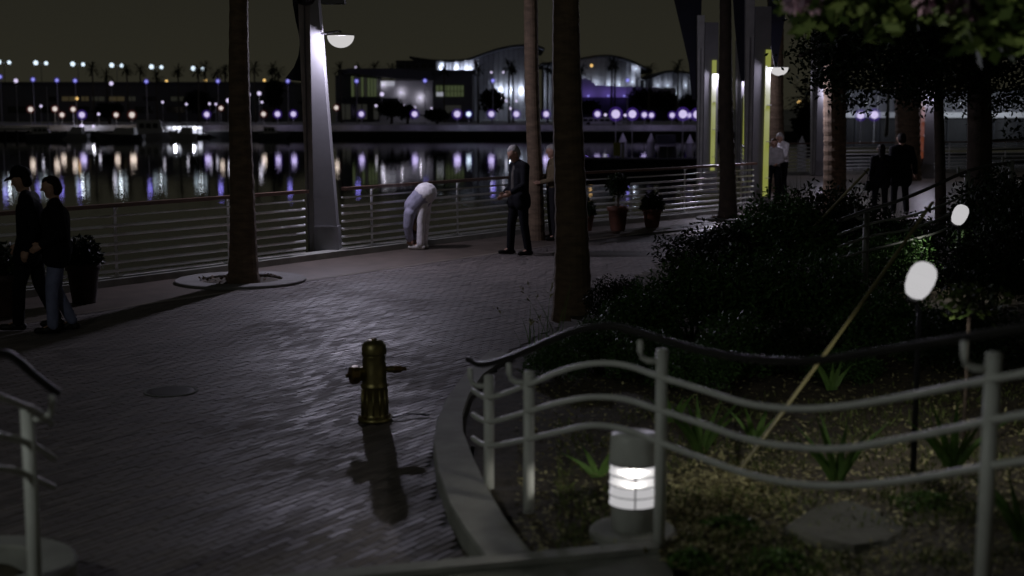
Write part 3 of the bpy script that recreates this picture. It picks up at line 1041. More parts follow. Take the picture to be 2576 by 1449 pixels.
def egg_lamp(g, label, p, power):
    t = thing('garden_lamp', label, 'garden lamp', g)
    ax = Vector((0.30, -0.25, 1.0)).normalized()
    b = MB(); b.tube([g, Vector((g.x, g.y, p.z - .2)), p - ax * .12], [.02, .017, .014], 8); b.build('stem', 'dock', t, True)
    prof = [(0.026, -.118), (.055, -.105), (.077, -.06), (.085, 0.0)]
    b = MB(); b.lathe(prof, p, 24, axis=ax); b.f = b.f[:-2]; b.build('lower_glass', 'lens_white', t, True)
    b = MB(); b.lathe([(.085, -.001), (.0865, -.001), (.0865, .003), (.085, .003)], p, 24, axis=ax); b.build('band', 'lens_white', t, True)
    b = MB(); b.lathe([(.085, .003), (.083, .05), (.067, .09), (.04, .11), (.0, .117)], p, 24, axis=ax); b.f = b.f[:-1]; b.build('upper_glass', 'lens_white', t, True)
    b = MB(); b.lathe([(.035, -.15), (.04, -.13), (.03, -.12)], p, 12, axis=ax); b.build('socket', 'dark_metal', t)
    down_spot('bulb', p - ax * .165 + Vector((0.03, .12, -.01)), (1.0, .96, .9), power, .03, t)
bg1 = G(1592, 1340, 0.1)
bollard(bg1, 'lit white bollard lamp with louvres behind the nearest railing post', power=760)
p = F(2316, 705, 8.4)
z0 = soil_z(p.x, p.y)
egg_lamp(Vector((p.x, p.y, z0)), 'brightest rounded garden lamp among the dark shrubs at right', p, 17)
p = F(2415, 540, 15.5)
z0 = soil_z(p.x, p.y)
egg_lamp(Vector((p.x, p.y, z0)), 'small lit garden lamp in front of the leaning ramp rails', p, 17)

# ------------------------------------------------------------------ flat stone, strap plants, stakes
g = G(2135, 1312, 0.2)
t = thing('flat_stone', 'flat grey stone slab lying in the lower right planter', 'stone', Vector((g.x, g.y, soil_z(g.x, g.y))))
b = MB()
outl = [(1972, 1328), (2030, 1290), (2130, 1262), (2215, 1290), (2290, 1338), (2240, 1370), (2150, 1388), (2060, 1370)]
zz = soil_z(g.x, g.y) - 0.03
lo = [G(x, y, zz + 0.05) for x, y in outl]
cc = sum(lo, Vector()) / len(lo)
n = len(lo)
b.v = [Vector((p.x, p.y, zz - 0.05)) for p in lo] + [p + Vector((0, 0, random.uniform(-.012, .008))) for p in lo] + [cc + (p - cc) * 0.9 + Vector((0, 0, 0.018 + random.uniform(-.01, .012))) for p in lo]
for k in range(n):
    k2 = (k + 1) % n
    b.f.append((k2, k, n + k, n + k2)); b.f.append((n + k2, n + k, 2 * n + k, 2 * n + k2))
b.f.append(tuple(2 * n + k for k in reversed(range(n))))
b.build('slab', 'stone', t)

def strap_plant(px, py, n, h, spread, label):
    g0 = G(px, py, 0.15)
    g = Vector((g0.x, g0.y, soil_z(g0.x, g0.y)))
    t = thing('strap_leaf_plant', label, 'plant', g, 'strap-leaved plants in the planter')
    for k in range(n):
        a = math.pi * (0.12 + 0.76 * k / max(1, n - 1)) + random.uniform(-.12, .12)
        lean = math.cos(a) * spread
        dy = random.uniform(-0.25, 0.25)
        L_ = h * random.uniform(0.75, 1.1)
        b = MB()
        prev = None
        wd0 = random.uniform(0.016, 0.022)
        yaw = random.uniform(-0.6, 0.6)
        for s_ in range(7):
            f = s_ / 6
            c = g + Vector((lean * L_ * (f ** 1.4) + 0.02 * math.cos(a), dy * L_ * f ** 1.5, L_ * (f - 0.22 * abs(lean) * f * f) - 0.02))
            wd = wd0 * (1 - f ** 3) * (0.7 + 0.6 * math.sin(math.pi * min(1, f + .15)))
            sd = Vector((math.cos(yaw), math.sin(yaw), 0)) * wd
            fold = Vector((0, -0.006, -0.004)) * (1 - f)
            cur = (c - sd, c + fold, c + sd)
            if prev:
                b.quad(prev[0], prev[1], cur[1], cur[0]); b.quad(prev[1], prev[2], cur[2], cur[1])
            prev = cur
        b.build('leaf', 'leaf_strap', t, True)
    return t
strap_plant(1763, 1115, 7, 0.48, 0.75, 'strap-leaved plant right of the tall railing post with the bollard')
strap_plant(1505, 1175, 4, 0.31, 1.1, 'low strap-leaved plant left of the near bollard lamp')
strap_plant(2092, 985, 5, 0.34, 0.6, 'upright strap-leaved plant below the dip of the handrail')
strap_plant(2105, 1195, 8, 0.51, 0.8, 'largest strap-leaved plant above the flat stone')
strap_plant(2395, 1195, 7, 0.48, 0.8, 'strap-leaved plant left of the rightmost railing post')
strap_plant(1900, 1090, 4, 0.35, 0.7, 'small strap-leaved plant crossed by the bamboo stake')
strap_plant(2570, 1370, 6, 0.51, 0.8, 'strap-leaved plant cut by the right picture edge')
strap_plant(1690, 1040, 4, 0.31, 0.7, 'faint strap-leaved plant behind the railing post by the bollard')

def low_clump(px, py, r, label):
    g0 = G(px, py, 0.15)
    g = Vector((g0.x, g0.y, soil_z(g0.x, g0.y)))
    t = thing('ground_cover_clump', label, 'plant', g, 'low green clumps in the planter')
    b = MB()
    for k in range(420):
        a, rr = random.uniform(0, 6.28), r * random.random() ** .6
        p = g + Vector((rr * math.cos(a), rr * math.sin(a), max(0.0, 0.09 * (1 - rr / r)) * random.random()))
        b.leaf(p, Vector((random.gauss(0, 1), random.gauss(0, 1), abs(random.gauss(.5, .6)))), random.uniform(.025, .05), .008)
    b.build('foliage', 'leaf_strap', t)
    b = MB()
    for k in range(5):
        a = k * 1.25
        b.tube([g, g + Vector((math.cos(a) * r * .3, math.sin(a) * r * .3, 0.04)), g + Vector((math.cos(a) * r * .7, math.sin(a) * r * .7, 0.03))], 0.004, 5)
    b.build('stem', 'bark_dark', t)
low_clump(1835, 1300, 0.17, 'small green clump left of the flat stone')
low_clump(1960, 1395, 0.22, 'wide green clump below the flat stone')
low_clump(1740, 1390, 0.12, 'lit green clump beside the foot of the bollard post')
low_clump(2330, 1270, 0.20, 'dark green clump right of the flat stone')

def stake(a, c, r, label):
    t = thing('bamboo_stake', label, 'stake', a, 'leaning stakes in the planter')
    b = MB()
    n = 9
    pts, rr = [], []
    for k in range(n * 4 + 1):
        f = k / (n * 4)
        pts.append(a + (c - a) * f + Vector((0, 0, -0.02 * math.sin(math.pi * f))))
        rr.append(r * (1.0 - 0.25 * f) * (1.16 if k % 4 == 0 else 1.0))
    b.tube(pts, rr, 9)
    b.build('pole', 'bamboo', t, True)
    b = MB()
    m1 = a + (c - a) * 0.97
    b.tube([m1 + Vector((-.02, 0, .02)), m1 + Vector((0.01, -.02, 0)), m1 + Vector((.025, 0, -.02))], 0.008, 6)
    b.build('tie', 'bark_dark', t)
a0 = G(1838, 1195, 0.1); a0.z = soil_z(a0.x, a0.y) - 0.03
stake(a0, F(2345, 510, 10.6), 0.0165, 'long yellow bamboo stake leaning across the planter')
a0 = G(1905, 722, 0.15); a0.z = soil_z(a0.x, a0.y)
stake(a0, F(2186, 424, 17.0), 0.02, 'thinner dim stake leaning over the dark shrubs')

# ------------------------------------------------------------------ shrubs
def shrub_mesh(kind, nl, rx, rz, ls):
    b = MB()
    for k in range(nl):
        th, u = random.uniform(0, 2 * math.pi), random.uniform(-0.25, 1)
        rr = random.random() ** 0.35
        lump = 0.78 + 0.35 * noise.noise(Vector((math.cos(th) * 1.7, math.sin(th) * 1.7, u * 2 + kind * 9)))
        s_ = math.sqrt(max(0, 1 - u * u))
        p = Vector((rx * rr * lump * s_ * math.cos(th), rx * rr * lump * s_ * math.sin(th), rz * (0.25 + 0.75 * u * rr * lump) + 0.05))
        if p.z < 0.02:
            p.z = random.uniform(0.02, 0.2)
        b.leaf(p, Vector((random.gauss(0, 1), random.gauss(0, 1), random.gauss(0.3, .8))), ls * random.uniform(.7, 1.5), ls * .22)
    return b
protos = []
for kind in range(3):
    t = thing('shrub', 'dark leafy shrub', 'shrub', (0, 0, 0))
    shrub_mesh(kind, 6500, 0.75, 0.95, 0.055).build('foliage', 'leaf_shrub' if kind < 2 else 'leaf_dark', t)
    b = MB()
    for k in range(6):
        a = k * 1.05
        b.tube([Vector((0, 0, -0.1)), Vector((.15 * math.cos(a), .15 * math.sin(a), .3)), Vector((.4 * math.cos(a), .4 * math.sin(a), .65))], [.018, .012, .005], 5)
    b.build('stem', 'bark_dark', t)
    protos.append(t)
SHR = [  # px, base y, scale xy, scale z, kind, label
    (1500, 905, 0.55, 0.52, 0, 'low shrub at the left tip of the planter below the thick palm'),
    (1610, 860, 0.75, 0.72, 1, 'shrub just right of the thick palm trunk base'),
    (1740, 840, 0.9, 0.95, 0, 'rounded shrub left of the middle of the shrub bed'),
    (1560, 800, 0.6, 0.6, 2, 'dim shrub tucked behind the thick palm trunk'),
    (1900, 850, 1.0, 1.05, 1, 'broad shrub crossed by the lower end of the thin stake'),
    (2060, 860, 0.9, 1.0, 0, 'shrub left of the long bamboo stake in the bed'),
    (1800, 730, 1.1, 1.0, 2, 'tall shrub in front of the wet paving and ringed palm'),
    (1960, 720, 1.3, 1.3, 0, 'tall shrub behind the thin stake'),
    (2090, 700, 1.2, 1.35, 2, 'dark shrub below the thick dark palm trunk'),
    (2230, 760, 1.0, 0.9, 1, 'shrub between the long stake and the bright garden lamp'),
    (2250, 680, 1.1, 0.8, 2, 'dark shrub below the two silhouettes'),
    (2480, 800, 1.0, 1.1, 2, 'black shrub mass right of the bright garden lamp'),
    (2560, 760, 1.3, 1.7, 2, 'tall black shrub at the right picture edge'),
    (2530, 690, 1.4, 1.5, 2, 'black shrub right of the small garden lamp'),
    (2350, 930, 0.7, 0.45, 1, 'low shrub under the bright garden lamp'),
    (2120, 960, 0.55, 0.35, 1, 'low spreading shrub under the handrail dip'),
    (1740, 960, 0.6, 0.45, 0, 'low shrub behind the railing post with the bollard'),
    (1850, 930, 0.75, 0.62, 0, 'dim shrub below the broad shrub left of the long stake'),
    (1985, 935, 0.7, 0.55, 2, 'dark shrub just left of the long stake above the strap leaves'),
    (2235, 905, 0.85, 0.7, 0, 'shrub right of the long stake below the bright garden lamp'),
    (2440, 965, 0.8, 0.65, 2, 'dark shrub behind the rightmost railing post'),
    (1620, 930, 0.6, 0.48, 1, 'shrub behind the top curve of the wavy rails'),
    (1400, 935, 0.45, 0.42, 1, 'small shrub just inside the curved planter kerb'),
]
for i, (px, py, sx, sz, kind, lab) in enumerate(SHR):
    g = G(px, py, 0.15)
    o = copy_tree(protos[kind])
    o.location = (g.x, g.y, soil_z(g.x, g.y) - 0.02)
    o.scale = (sx, sx, sz)
    o.rotation_euler = (0, 0, i * 1.3)
    tag(o, lab, 'shrub', 'dark shrubs filling the planter')
for p_ in protos:
    for ch in list(p_.children):
        bpy.data.objects.remove(ch)
    bpy.data.objects.remove(p_)

def grass_clump(px, py, z, n, h, spread, label, m='leaf_strap', seedheads=True):
    g = G(px, py, z)
    t = thing('tall_grass', label, 'grass', g, 'tall grass clumps in the planter')
    b = MB(); b2 = MB()
    for k in range(n):
        a = random.uniform(0, 6.28)
        ln = h * random.uniform(.6, 1.1)
        lean = random.uniform(0.1, spread)
        d = Vector((math.cos(a) * lean, math.sin(a) * lean * .6, 1))
        p0 = g + Vector((random.gauss(0, .06), random.gauss(0, .06), 0))
        prev = p0
        pts = [p0]
        for s_ in range(5):
            f = (s_ + 1) / 5
            pts.append(p0 + Vector((d.x * ln * f ** 1.5, d.y * ln * f ** 1.5, ln * (f - 0.18 * lean * f * f))))
        sd = Vector((math.cos(a + 1.57), math.sin(a + 1.57) * .6, 0)).normalized()
        for q, (u, v) in enumerate(zip(pts[:-1], pts[1:])):
            w0, w1 = 0.006 * (1 - q / 5), 0.006 * (1 - (q + 1) / 5)
            b.quad(u - sd * w0, u + sd * w0, v + sd * w1, v - sd * w1)
        if seedheads and k % 3 == 0:
            for s_ in range(7):
                q = pts[-1] + (pts[-2] - pts[-1]) * (s_ * .16)
                b2.leaf(q, Vector((random.gauss(0, .5), random.gauss(0, .5), .8)), .05, .008)
    b.build('blade', m, t)
    if b2.f:
        b2.build('seed_head', 'litter', t)
grass_clump(1385, 900, 0.1, 9, 0.80, 0.75, 'sparse thin grass stems leaning left over the paving')
grass_clump(1330, 885, 0.1, 7, 0.55, 0.7, 'short leafy stems at the tip of the curved planter')
for (x, y, h, lab) in ((2010, 610, 1.2, 'tall dark grass left of the thick palm base'), (2130, 600, 1.2, 'tall dark grass in front of the thick palm base'), (2230, 640, 0.9, 'dark grass at the feet of the silhouettes'), (1880, 640, 0.8, 'dark grass right of the ringed palm')):
    grass_clump(x, y, 0.15, 90, h, 0.5, lab, 'leaf_shrub', False)

# small bright plant lit by the bollard
g = F(2440, 745, 8.9)
t = thing('lit_plant', 'small yellow-green plant lit beside the bright garden lamp', 'plant', Vector((g.x, g.y, soil_z(g.x, g.y))))
b = MB()
for k in range(220):
    b.leaf(g + Vector((random.gauss(0, .11), random.gauss(0, .08), random.gauss(-0.02, .05))), Vector((random.gauss(0, 1), random.gauss(-.3, 1), random.gauss(.3, .8))), .06, .016)
b.build('foliage', 'leaf_bright', t)
b = MB(); b.tube([Vector((g.x, g.y, soil_z(g.x, g.y))), g], 0.012, 6); b.build('stem', 'bark_dark', t)

# ------------------------------------------------------------------ ramp rails at right
DEPR = [(2080, 13.5), (2250, 15.5), (2430, 17.0), (2720, 18.5)]
wave_rail('dark wavy ramp railing rising to the right behind the shrubs', DEPR,
          [(2110, 556), (2185, 528), (2260, 505), (2340, 472), (2420, 436), (2480, 418), (2560, 408), (2680, 402)],
          [[(2110, 590), (2200, 560), (2280, 545), (2360, 520), (2430, 490), (2500, 458), (2570, 448), (2680, 446)],
           [(2110, 620), (2200, 592), (2280, 578), (2360, 552), (2430, 520), (2500, 490), (2570, 472), (2680, 468)],
           [(2110, 650), (2200, 626), (2280, 606), (2360, 584), (2430, 552), (2500, 520), (2570, 500), (2680, 492)]],
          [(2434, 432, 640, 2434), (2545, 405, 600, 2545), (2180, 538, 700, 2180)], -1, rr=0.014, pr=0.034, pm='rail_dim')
# upper ramp parapet behind, with its own rails
DEPU = [(2440, 22.0), (2720, 24.0)]
wave_rail('upper ramp railing at the right picture edge over the dark water', DEPU,
          [(2460, 356), (2520, 352), (2600, 350), (2700, 350)], [[(2460, 378), (2600, 374), (2700, 374)], [(2460, 400), (2600, 398), (2700, 398)]],
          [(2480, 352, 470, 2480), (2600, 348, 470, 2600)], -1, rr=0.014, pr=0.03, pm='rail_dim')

# ------------------------------------------------------------------ trees at right
def branchy(t, g, pts, r0, r1, m, nm='trunk'):
    n = len(pts)
    b = MB(); b.tube(smooth_curve(pts, 5), [r0 + (r1 - r0) * k / ((n - 1) * 5) for k in range((n - 1) * 5 + 1)], 12)
    return b.build(nm, m, t, True)

def crown(t, D, spans, nl, ls, m, dr=1.6, name='crown', droop=0.35, aspect=.24, jit=.16):
    """leaves gathered in clumps through a volume round the given (px, py, radius m) centres"""
    b = MB()
    tot = sum(s[2] ** 2 for s in spans)
    for (px, py, r) in spans:
        c0 = F(px, py, D + random.uniform(-dr, dr))
        n = int(nl * r * r / tot)
        clumps = [c0 + Vector((random.gauss(0, r * .55), random.gauss(0, r * .6), random.gauss(0, r * .42))) for _ in range(max(4, int(14 * r)))]
        for k in range(n):
            c = random.choice(clumps)
            p = c + Vector((random.gauss(0, jit), random.gauss(0, jit), random.gauss(0, jit * .7)))
            d = Vector((random.gauss(0, 1), random.gauss(0, 1), random.gauss(-droop, .6)))
            b.leaf(p, d, ls * random.uniform(.7, 1.4), ls * aspect)
    o = b.build(name, m, t)
    return o

# dark spreading tree, trunk at px 2460
g = G(2462, 640, 0.2)
Dt = g.y
t = thing('spreading_tree', 'dark spreading tree whose canopy hangs over the far right promenade', 'tree', g, 'trees over the right side')
branchy(t, g, [g - Vector((0, 0, .2)), F(2462, 500, Dt), F(2464, 330, Dt), F(2462, 180, Dt), F(2455, 90, Dt)], 0.20, 0.16, 'bark_dark')
for pts in ([(2458, 110), (2400, 40), (2300, -40), (2150, -60)], [(2458, 100), (2500, 30), (2580, -60)], [(2460, 140), (2380, 110), (2280, 90), (2120, 110), (2010, 140)], [(2458, 80), (2440, -60), (2430, -200)]):
    branchy(t, g, [F(x, y, Dt + random.uniform(-.4, .4)) for x, y in pts], 0.09, 0.025, 'bark_dark', 'branch')
crown(t, Dt, [(2052, 150, .40), (2105, 110, .65), (2180, 90, .9), (2270, 70, 1.0), (2360, 60, 1.0), (2450, 60, 1.0), (2540, 80, 1.0), (2620, 90, .9), (2160, 180, .6), (2250, 180, .65), (2340, 180, .65), (2430, 180, .65), (2530, 190, .7),
                (2090, 50, .6), (2140, 0, .8), (2250, -60, 1.1), (2400, -80, 1.2), (2560, -60, 1.1), (2300, -200, 1.3), (2480, -220, 1.3), (2590, 230, .5)], 38000, 0.085, 'leaf_dark', 1.3, droop=.5)
# young slim tree at 2365
g = G(2366, 600, 0.2)
t = thing('young_tree', 'young slim tree with thin dark trunk between red column and right tree', 'tree', g, 'trees over the right side')
branchy(t, g, [g - Vector((0, 0, .1)), F(2366, 480, g.y), F(2362, 300, g.y), F(2358, 120, g.y)], 0.10, 0.075, 'bark_dark')
branchy(t, g, [F(2361, 260, g.y), F(2320, 180, g.y), F(2280, 140, g.y)], 0.04, 0.015, 'bark_dark', 'branch')
crown(t, g.y, [(2360, 130, 1.0), (2300, 190, .6), (2420, 180, .7), (2330, 60, 1.0)], 9000, 0.085, 'leaf_dark', 1.0, droop=.5)
# flowering tree, its lit lower boughs near the camera at the top right
Df = 7.2
gx = F(2900, 900, Df)
g = Vector((gx.x, Df, soil_z(gx.x, Df)))
t = thing('flowering_tree', 'flowering tree with lit green leaves and pink blossom at the top right', 'tree', g, 'trees over the right side')
branchy(t, g, [g - Vector((0, 0, .1)), g + Vector((0, 0, 1.6)), g + Vector((-.1, 0, 2.6)), F(2840, -120, Df)], 0.13, 0.09, 'bark_dark')
for pts in ([(2860, -40), (2700, -70), (2500, -70), (2300, -60), (2100, -50), (2000, -40)], [(2860, 0), (2720, -20), (2560, -10), (2450, 10)]):
    branchy(t, g, [F(x, y, Df + random.uniform(-.3, .3)) for x, y in pts], 0.06, 0.02, 'bark_dark', 'branch')
crown(t, Df, [(2120, -55, .16), (2180, -40, .17), (2240, -20, .16), (2300, -45, .18), (2360, -40, .18), (2430, -40, .18), (2500, -60, .2), (2560, -50, .22), (2400, 0, .07), (2225, 8, .07), (2165, -10, .06),
                (2250, -150, .4), (2400, -150, .4), (2550, -150, .4), (2700, -70, .4)], 5200, 0.11, 'leaf_bright', .4, droop=.1, aspect=.3, jit=.07)
for (x, y) in ((2000, 2), (2012, -12), (2040, 6), (2052, -8), (2415, 12), (2398, 0), (2458, 28), (2440, 10), (2476, 18), (2490, 30), (2025, -25), (2330, 5)):
    b = MB()
    c0 = F(x, y, Df - 0.25)
    for k in range(26):
        d = Vector((random.gauss(0, 1), random.gauss(0, 1), random.gauss(0, 1))).normalized()
        b.leaf(c0 + d * 0.02, d, 0.06, 0.024)
    b.build('blossom_cluster', 'blossom', t)

# ------------------------------------------------------------------ potted plants
def pot(px, py, r, h, label, kind, m='terracotta'):
    g = G(px, py)
    t = thing('potted_plant', label, 'potted plant', g, 'potted plants along the railing')
    b = MB(); b.lathe([(r * .70, 0), (r * .72, .02), (r * .95, h * .82), (r * 1.06, h * .83), (r * 1.08, h), (r * .95, h), (r * .92, h * .9), (0, h * .9)], g, 28); b.build('pot', m, t, True)
    b = MB()
    if kind == 'tree':
        for k in range(900):
            d = Vector((random.gauss(0, 1), random.gauss(0, 1), random.gauss(0, .7))).normalized() * random.random() ** .4
            b.leaf(g + Vector((d.x * r * 1.15, d.y * r * 1.15, h + .42 + d.z * .25)), Vector((random.gauss(0, 1), random.gauss(0, 1), random.gauss(.2, 1))), .07, .018)
        b.build('foliage', 'leaf_dark', t)
        b = MB(); b.tube([g + Vector((0, 0, h * .88)), g + Vector((.01, 0, h + .2)), g + Vector((0, 0, h + .45))], .022, 7); b.build('stem', 'bark_dark', t)
    else:
        for k in range(1100):
            d = Vector((random.gauss(0, 1), random.gauss(0, 1), abs(random.gauss(0, .8)))).normalized() * random.random() ** .4
            b.leaf(g + Vector((d.x * r * 1.2, d.y * r * 1.2, h + d.z * .36 - 0.02)), Vector((random.gauss(0, 1), random.gauss(0, 1), random.gauss(.4, 1))), .075, .018)
        b.build('foliage', 'leaf_dark', t)
        b = MB(); b.tube([g + Vector((0, 0, h * .88)), g + Vector((0, 0, h + .1))], .02, 6); b.build('stem', 'bark_dark', t)
pot(1554, 580, 0.20, 0.47, 'terracotta pot with small round-headed tree by the railing', 'tree')
pot(1640, 572, 0.19, 0.38, 'terracotta pot with round dark bush by the railing', 'bush')
pot(1474, 580, 0.16, 0.3, 'small dark pot plant just right of the thick palm trunk', 'bush')
pot(14, 795, 0.23, 0.50, 'dark planter pot cut by the left picture edge', 'bush', 'dark_pot')
pot(212, 762, 0.20, 0.50, 'dark planter pot at the right of the walking couple', 'bush', 'dark_pot')

# ================================================================== PEOPLE
def blob(name, caps, m, parent, voxel=0.013, smooth=2):
    """tapered capsules fused to one continuous surface"""
    b = MB()
    for c in caps:
        p0, p1, r0, r1 = Vector(c[0]), Vector(c[1]), c[2], c[3]
        ax = p1 - p0
        L = ax.length
        if L < 1e-4:
            ax, L = Vector((0, 0, 1)), 1e-4
        prof = [(r0 * math.sin(a), -r0 * math.cos(a)) for a in [k * math.pi / 2 / 4 for k in range(5)]]
        prof += [(r1 * math.cos(a), L + r1 * math.sin(a)) for a in [k * math.pi / 2 / 4 for k in range(5)]]
        prof[0] = (1e-5, prof[0][1]); prof[-1] = (1e-5, prof[-1][1])
        b.lathe(prof, p0, 12, axis=ax)
    me = bpy.data.meshes.new(name)
    me.from_pydata([tuple(v) for v in b.v], [], b.f)
    o = bpy.data.objects.new(name, me)
    C.objects.link(o)
    md = o.modifiers.new('r', 'REMESH')
    md.mode = 'VOXEL'
    md.voxel_size = voxel
    dg = bpy.context.evaluated_depsgraph_get()
    me2 = bpy.data.meshes.new_from_object(o.evaluated_get(dg))
    bpy.data.objects.remove(o)
    bpy.data.meshes.remove(me)
    bm = bmesh.new(); bm.from_mesh(me2)
    for _ in range(smooth):
        bmesh.ops.smooth_vert(bm, verts=bm.verts, factor=0.5, use_axis_x=True, use_axis_y=True, use_axis_z=True)
    bm.to_mesh(me2); bm.free()
    me2.name = name
    me2.polygons.foreach_set('use_smooth', [True] * len(me2.polygons))
    me2.materials.clear()
    me2.materials.append(M[m] if isinstance(m, str) else m)
    o = bpy.data.objects.new(name, me2)
    C.objects.link(o)
    o.parent = parent
    return o

def cloth(name, col, rough=0.85):
    return mat(name, col, rough, var=0.18, scale=14, bump=0.35, bscale=22, spec=0.12)
M['black_cloth'] = cloth('black_cloth', (0.006, 0.006, 0.008))
M['dark_cloth'] = cloth('dark_cloth', (0.016, 0.015, 0.017))
M['jeans'] = cloth('jeans', (0.17, 0.185, 0.30))
M['white_cloth'] = cloth('white_cloth', (0.78, 0.75, 0.78))
M['grey_cloth'] = cloth('grey_cloth', (0.30, 0.28, 0.28))
M['stripe_cloth'] = cloth('stripe_cloth', (0.33, 0.32, 0.42))
M['tan_cloth'] = cloth('tan_cloth', (0.13, 0.10, 0.06))
M['shirt_light'] = cloth('shirt_light', (0.07, 0.065, 0.06))
M['hair_dark'] = cloth('hair_dark', (0.012, 0.009, 0.007), 0.6)
M['hair_grey'] = cloth('hair_grey', (0.35, 0.33, 0.32), 0.6)
M['hair_brown'] = cloth('hair_brown', (0.06, 0.035, 0.02), 0.6)
M['shoe_white'] = cloth('shoe_white', (0.55, 0.53, 0.5), 0.5)
M['shoe_dark'] = cloth('shoe_dark', (0.012, 0.011, 0.010), 0.4)

def lerp(a, b_, f):
    return Vector(a) + (Vector(b_) - Vector(a)) * f

def hand_caps(w, d, side_v, s):
    """palm plus five bent fingers; w wrist, d direction of the hand, side_v towards the thumb"""
    d = d.normalized(); u = side_v.normalized(); n = d.cross(u).normalized()
    caps = [(w, w + d * .085 * s, .030 * s, .033 * s), (w + u * .018 * s + d * .02 * s, w + u * .022 * s + d * .085 * s, .02 * s, .02 * s), (w - u * .018 * s + d * .02 * s, w - u * .022 * s + d * .085 * s, .02 * s, .02 * s)]
    for k, ln in enumerate((.062, .072, .068, .052)):
        b0 = w + d * .088 * s + u * (.030 - .02 * k) * s
        m_ = b0 + d * ln * .55 * s + n * .008 * s
        e_ = m_ + (d * .75 + n * .65).normalized() * ln * .5 * s
        caps += [(b0, m_, .0095 * s, .009 * s), (m_, e_, .009 * s, .0075 * s)]
    b0 = w + u * .028 * s + d * .02 * s
    m_ = b0 + (d * .7 + u * .6).normalized() * .045 * s
    caps += [(b0, m_, .013 * s, .011 * s), (m_, m_ + (d * .9 + u * .15).normalized() * .035 * s, .011 * s, .009 * s)]
    return caps

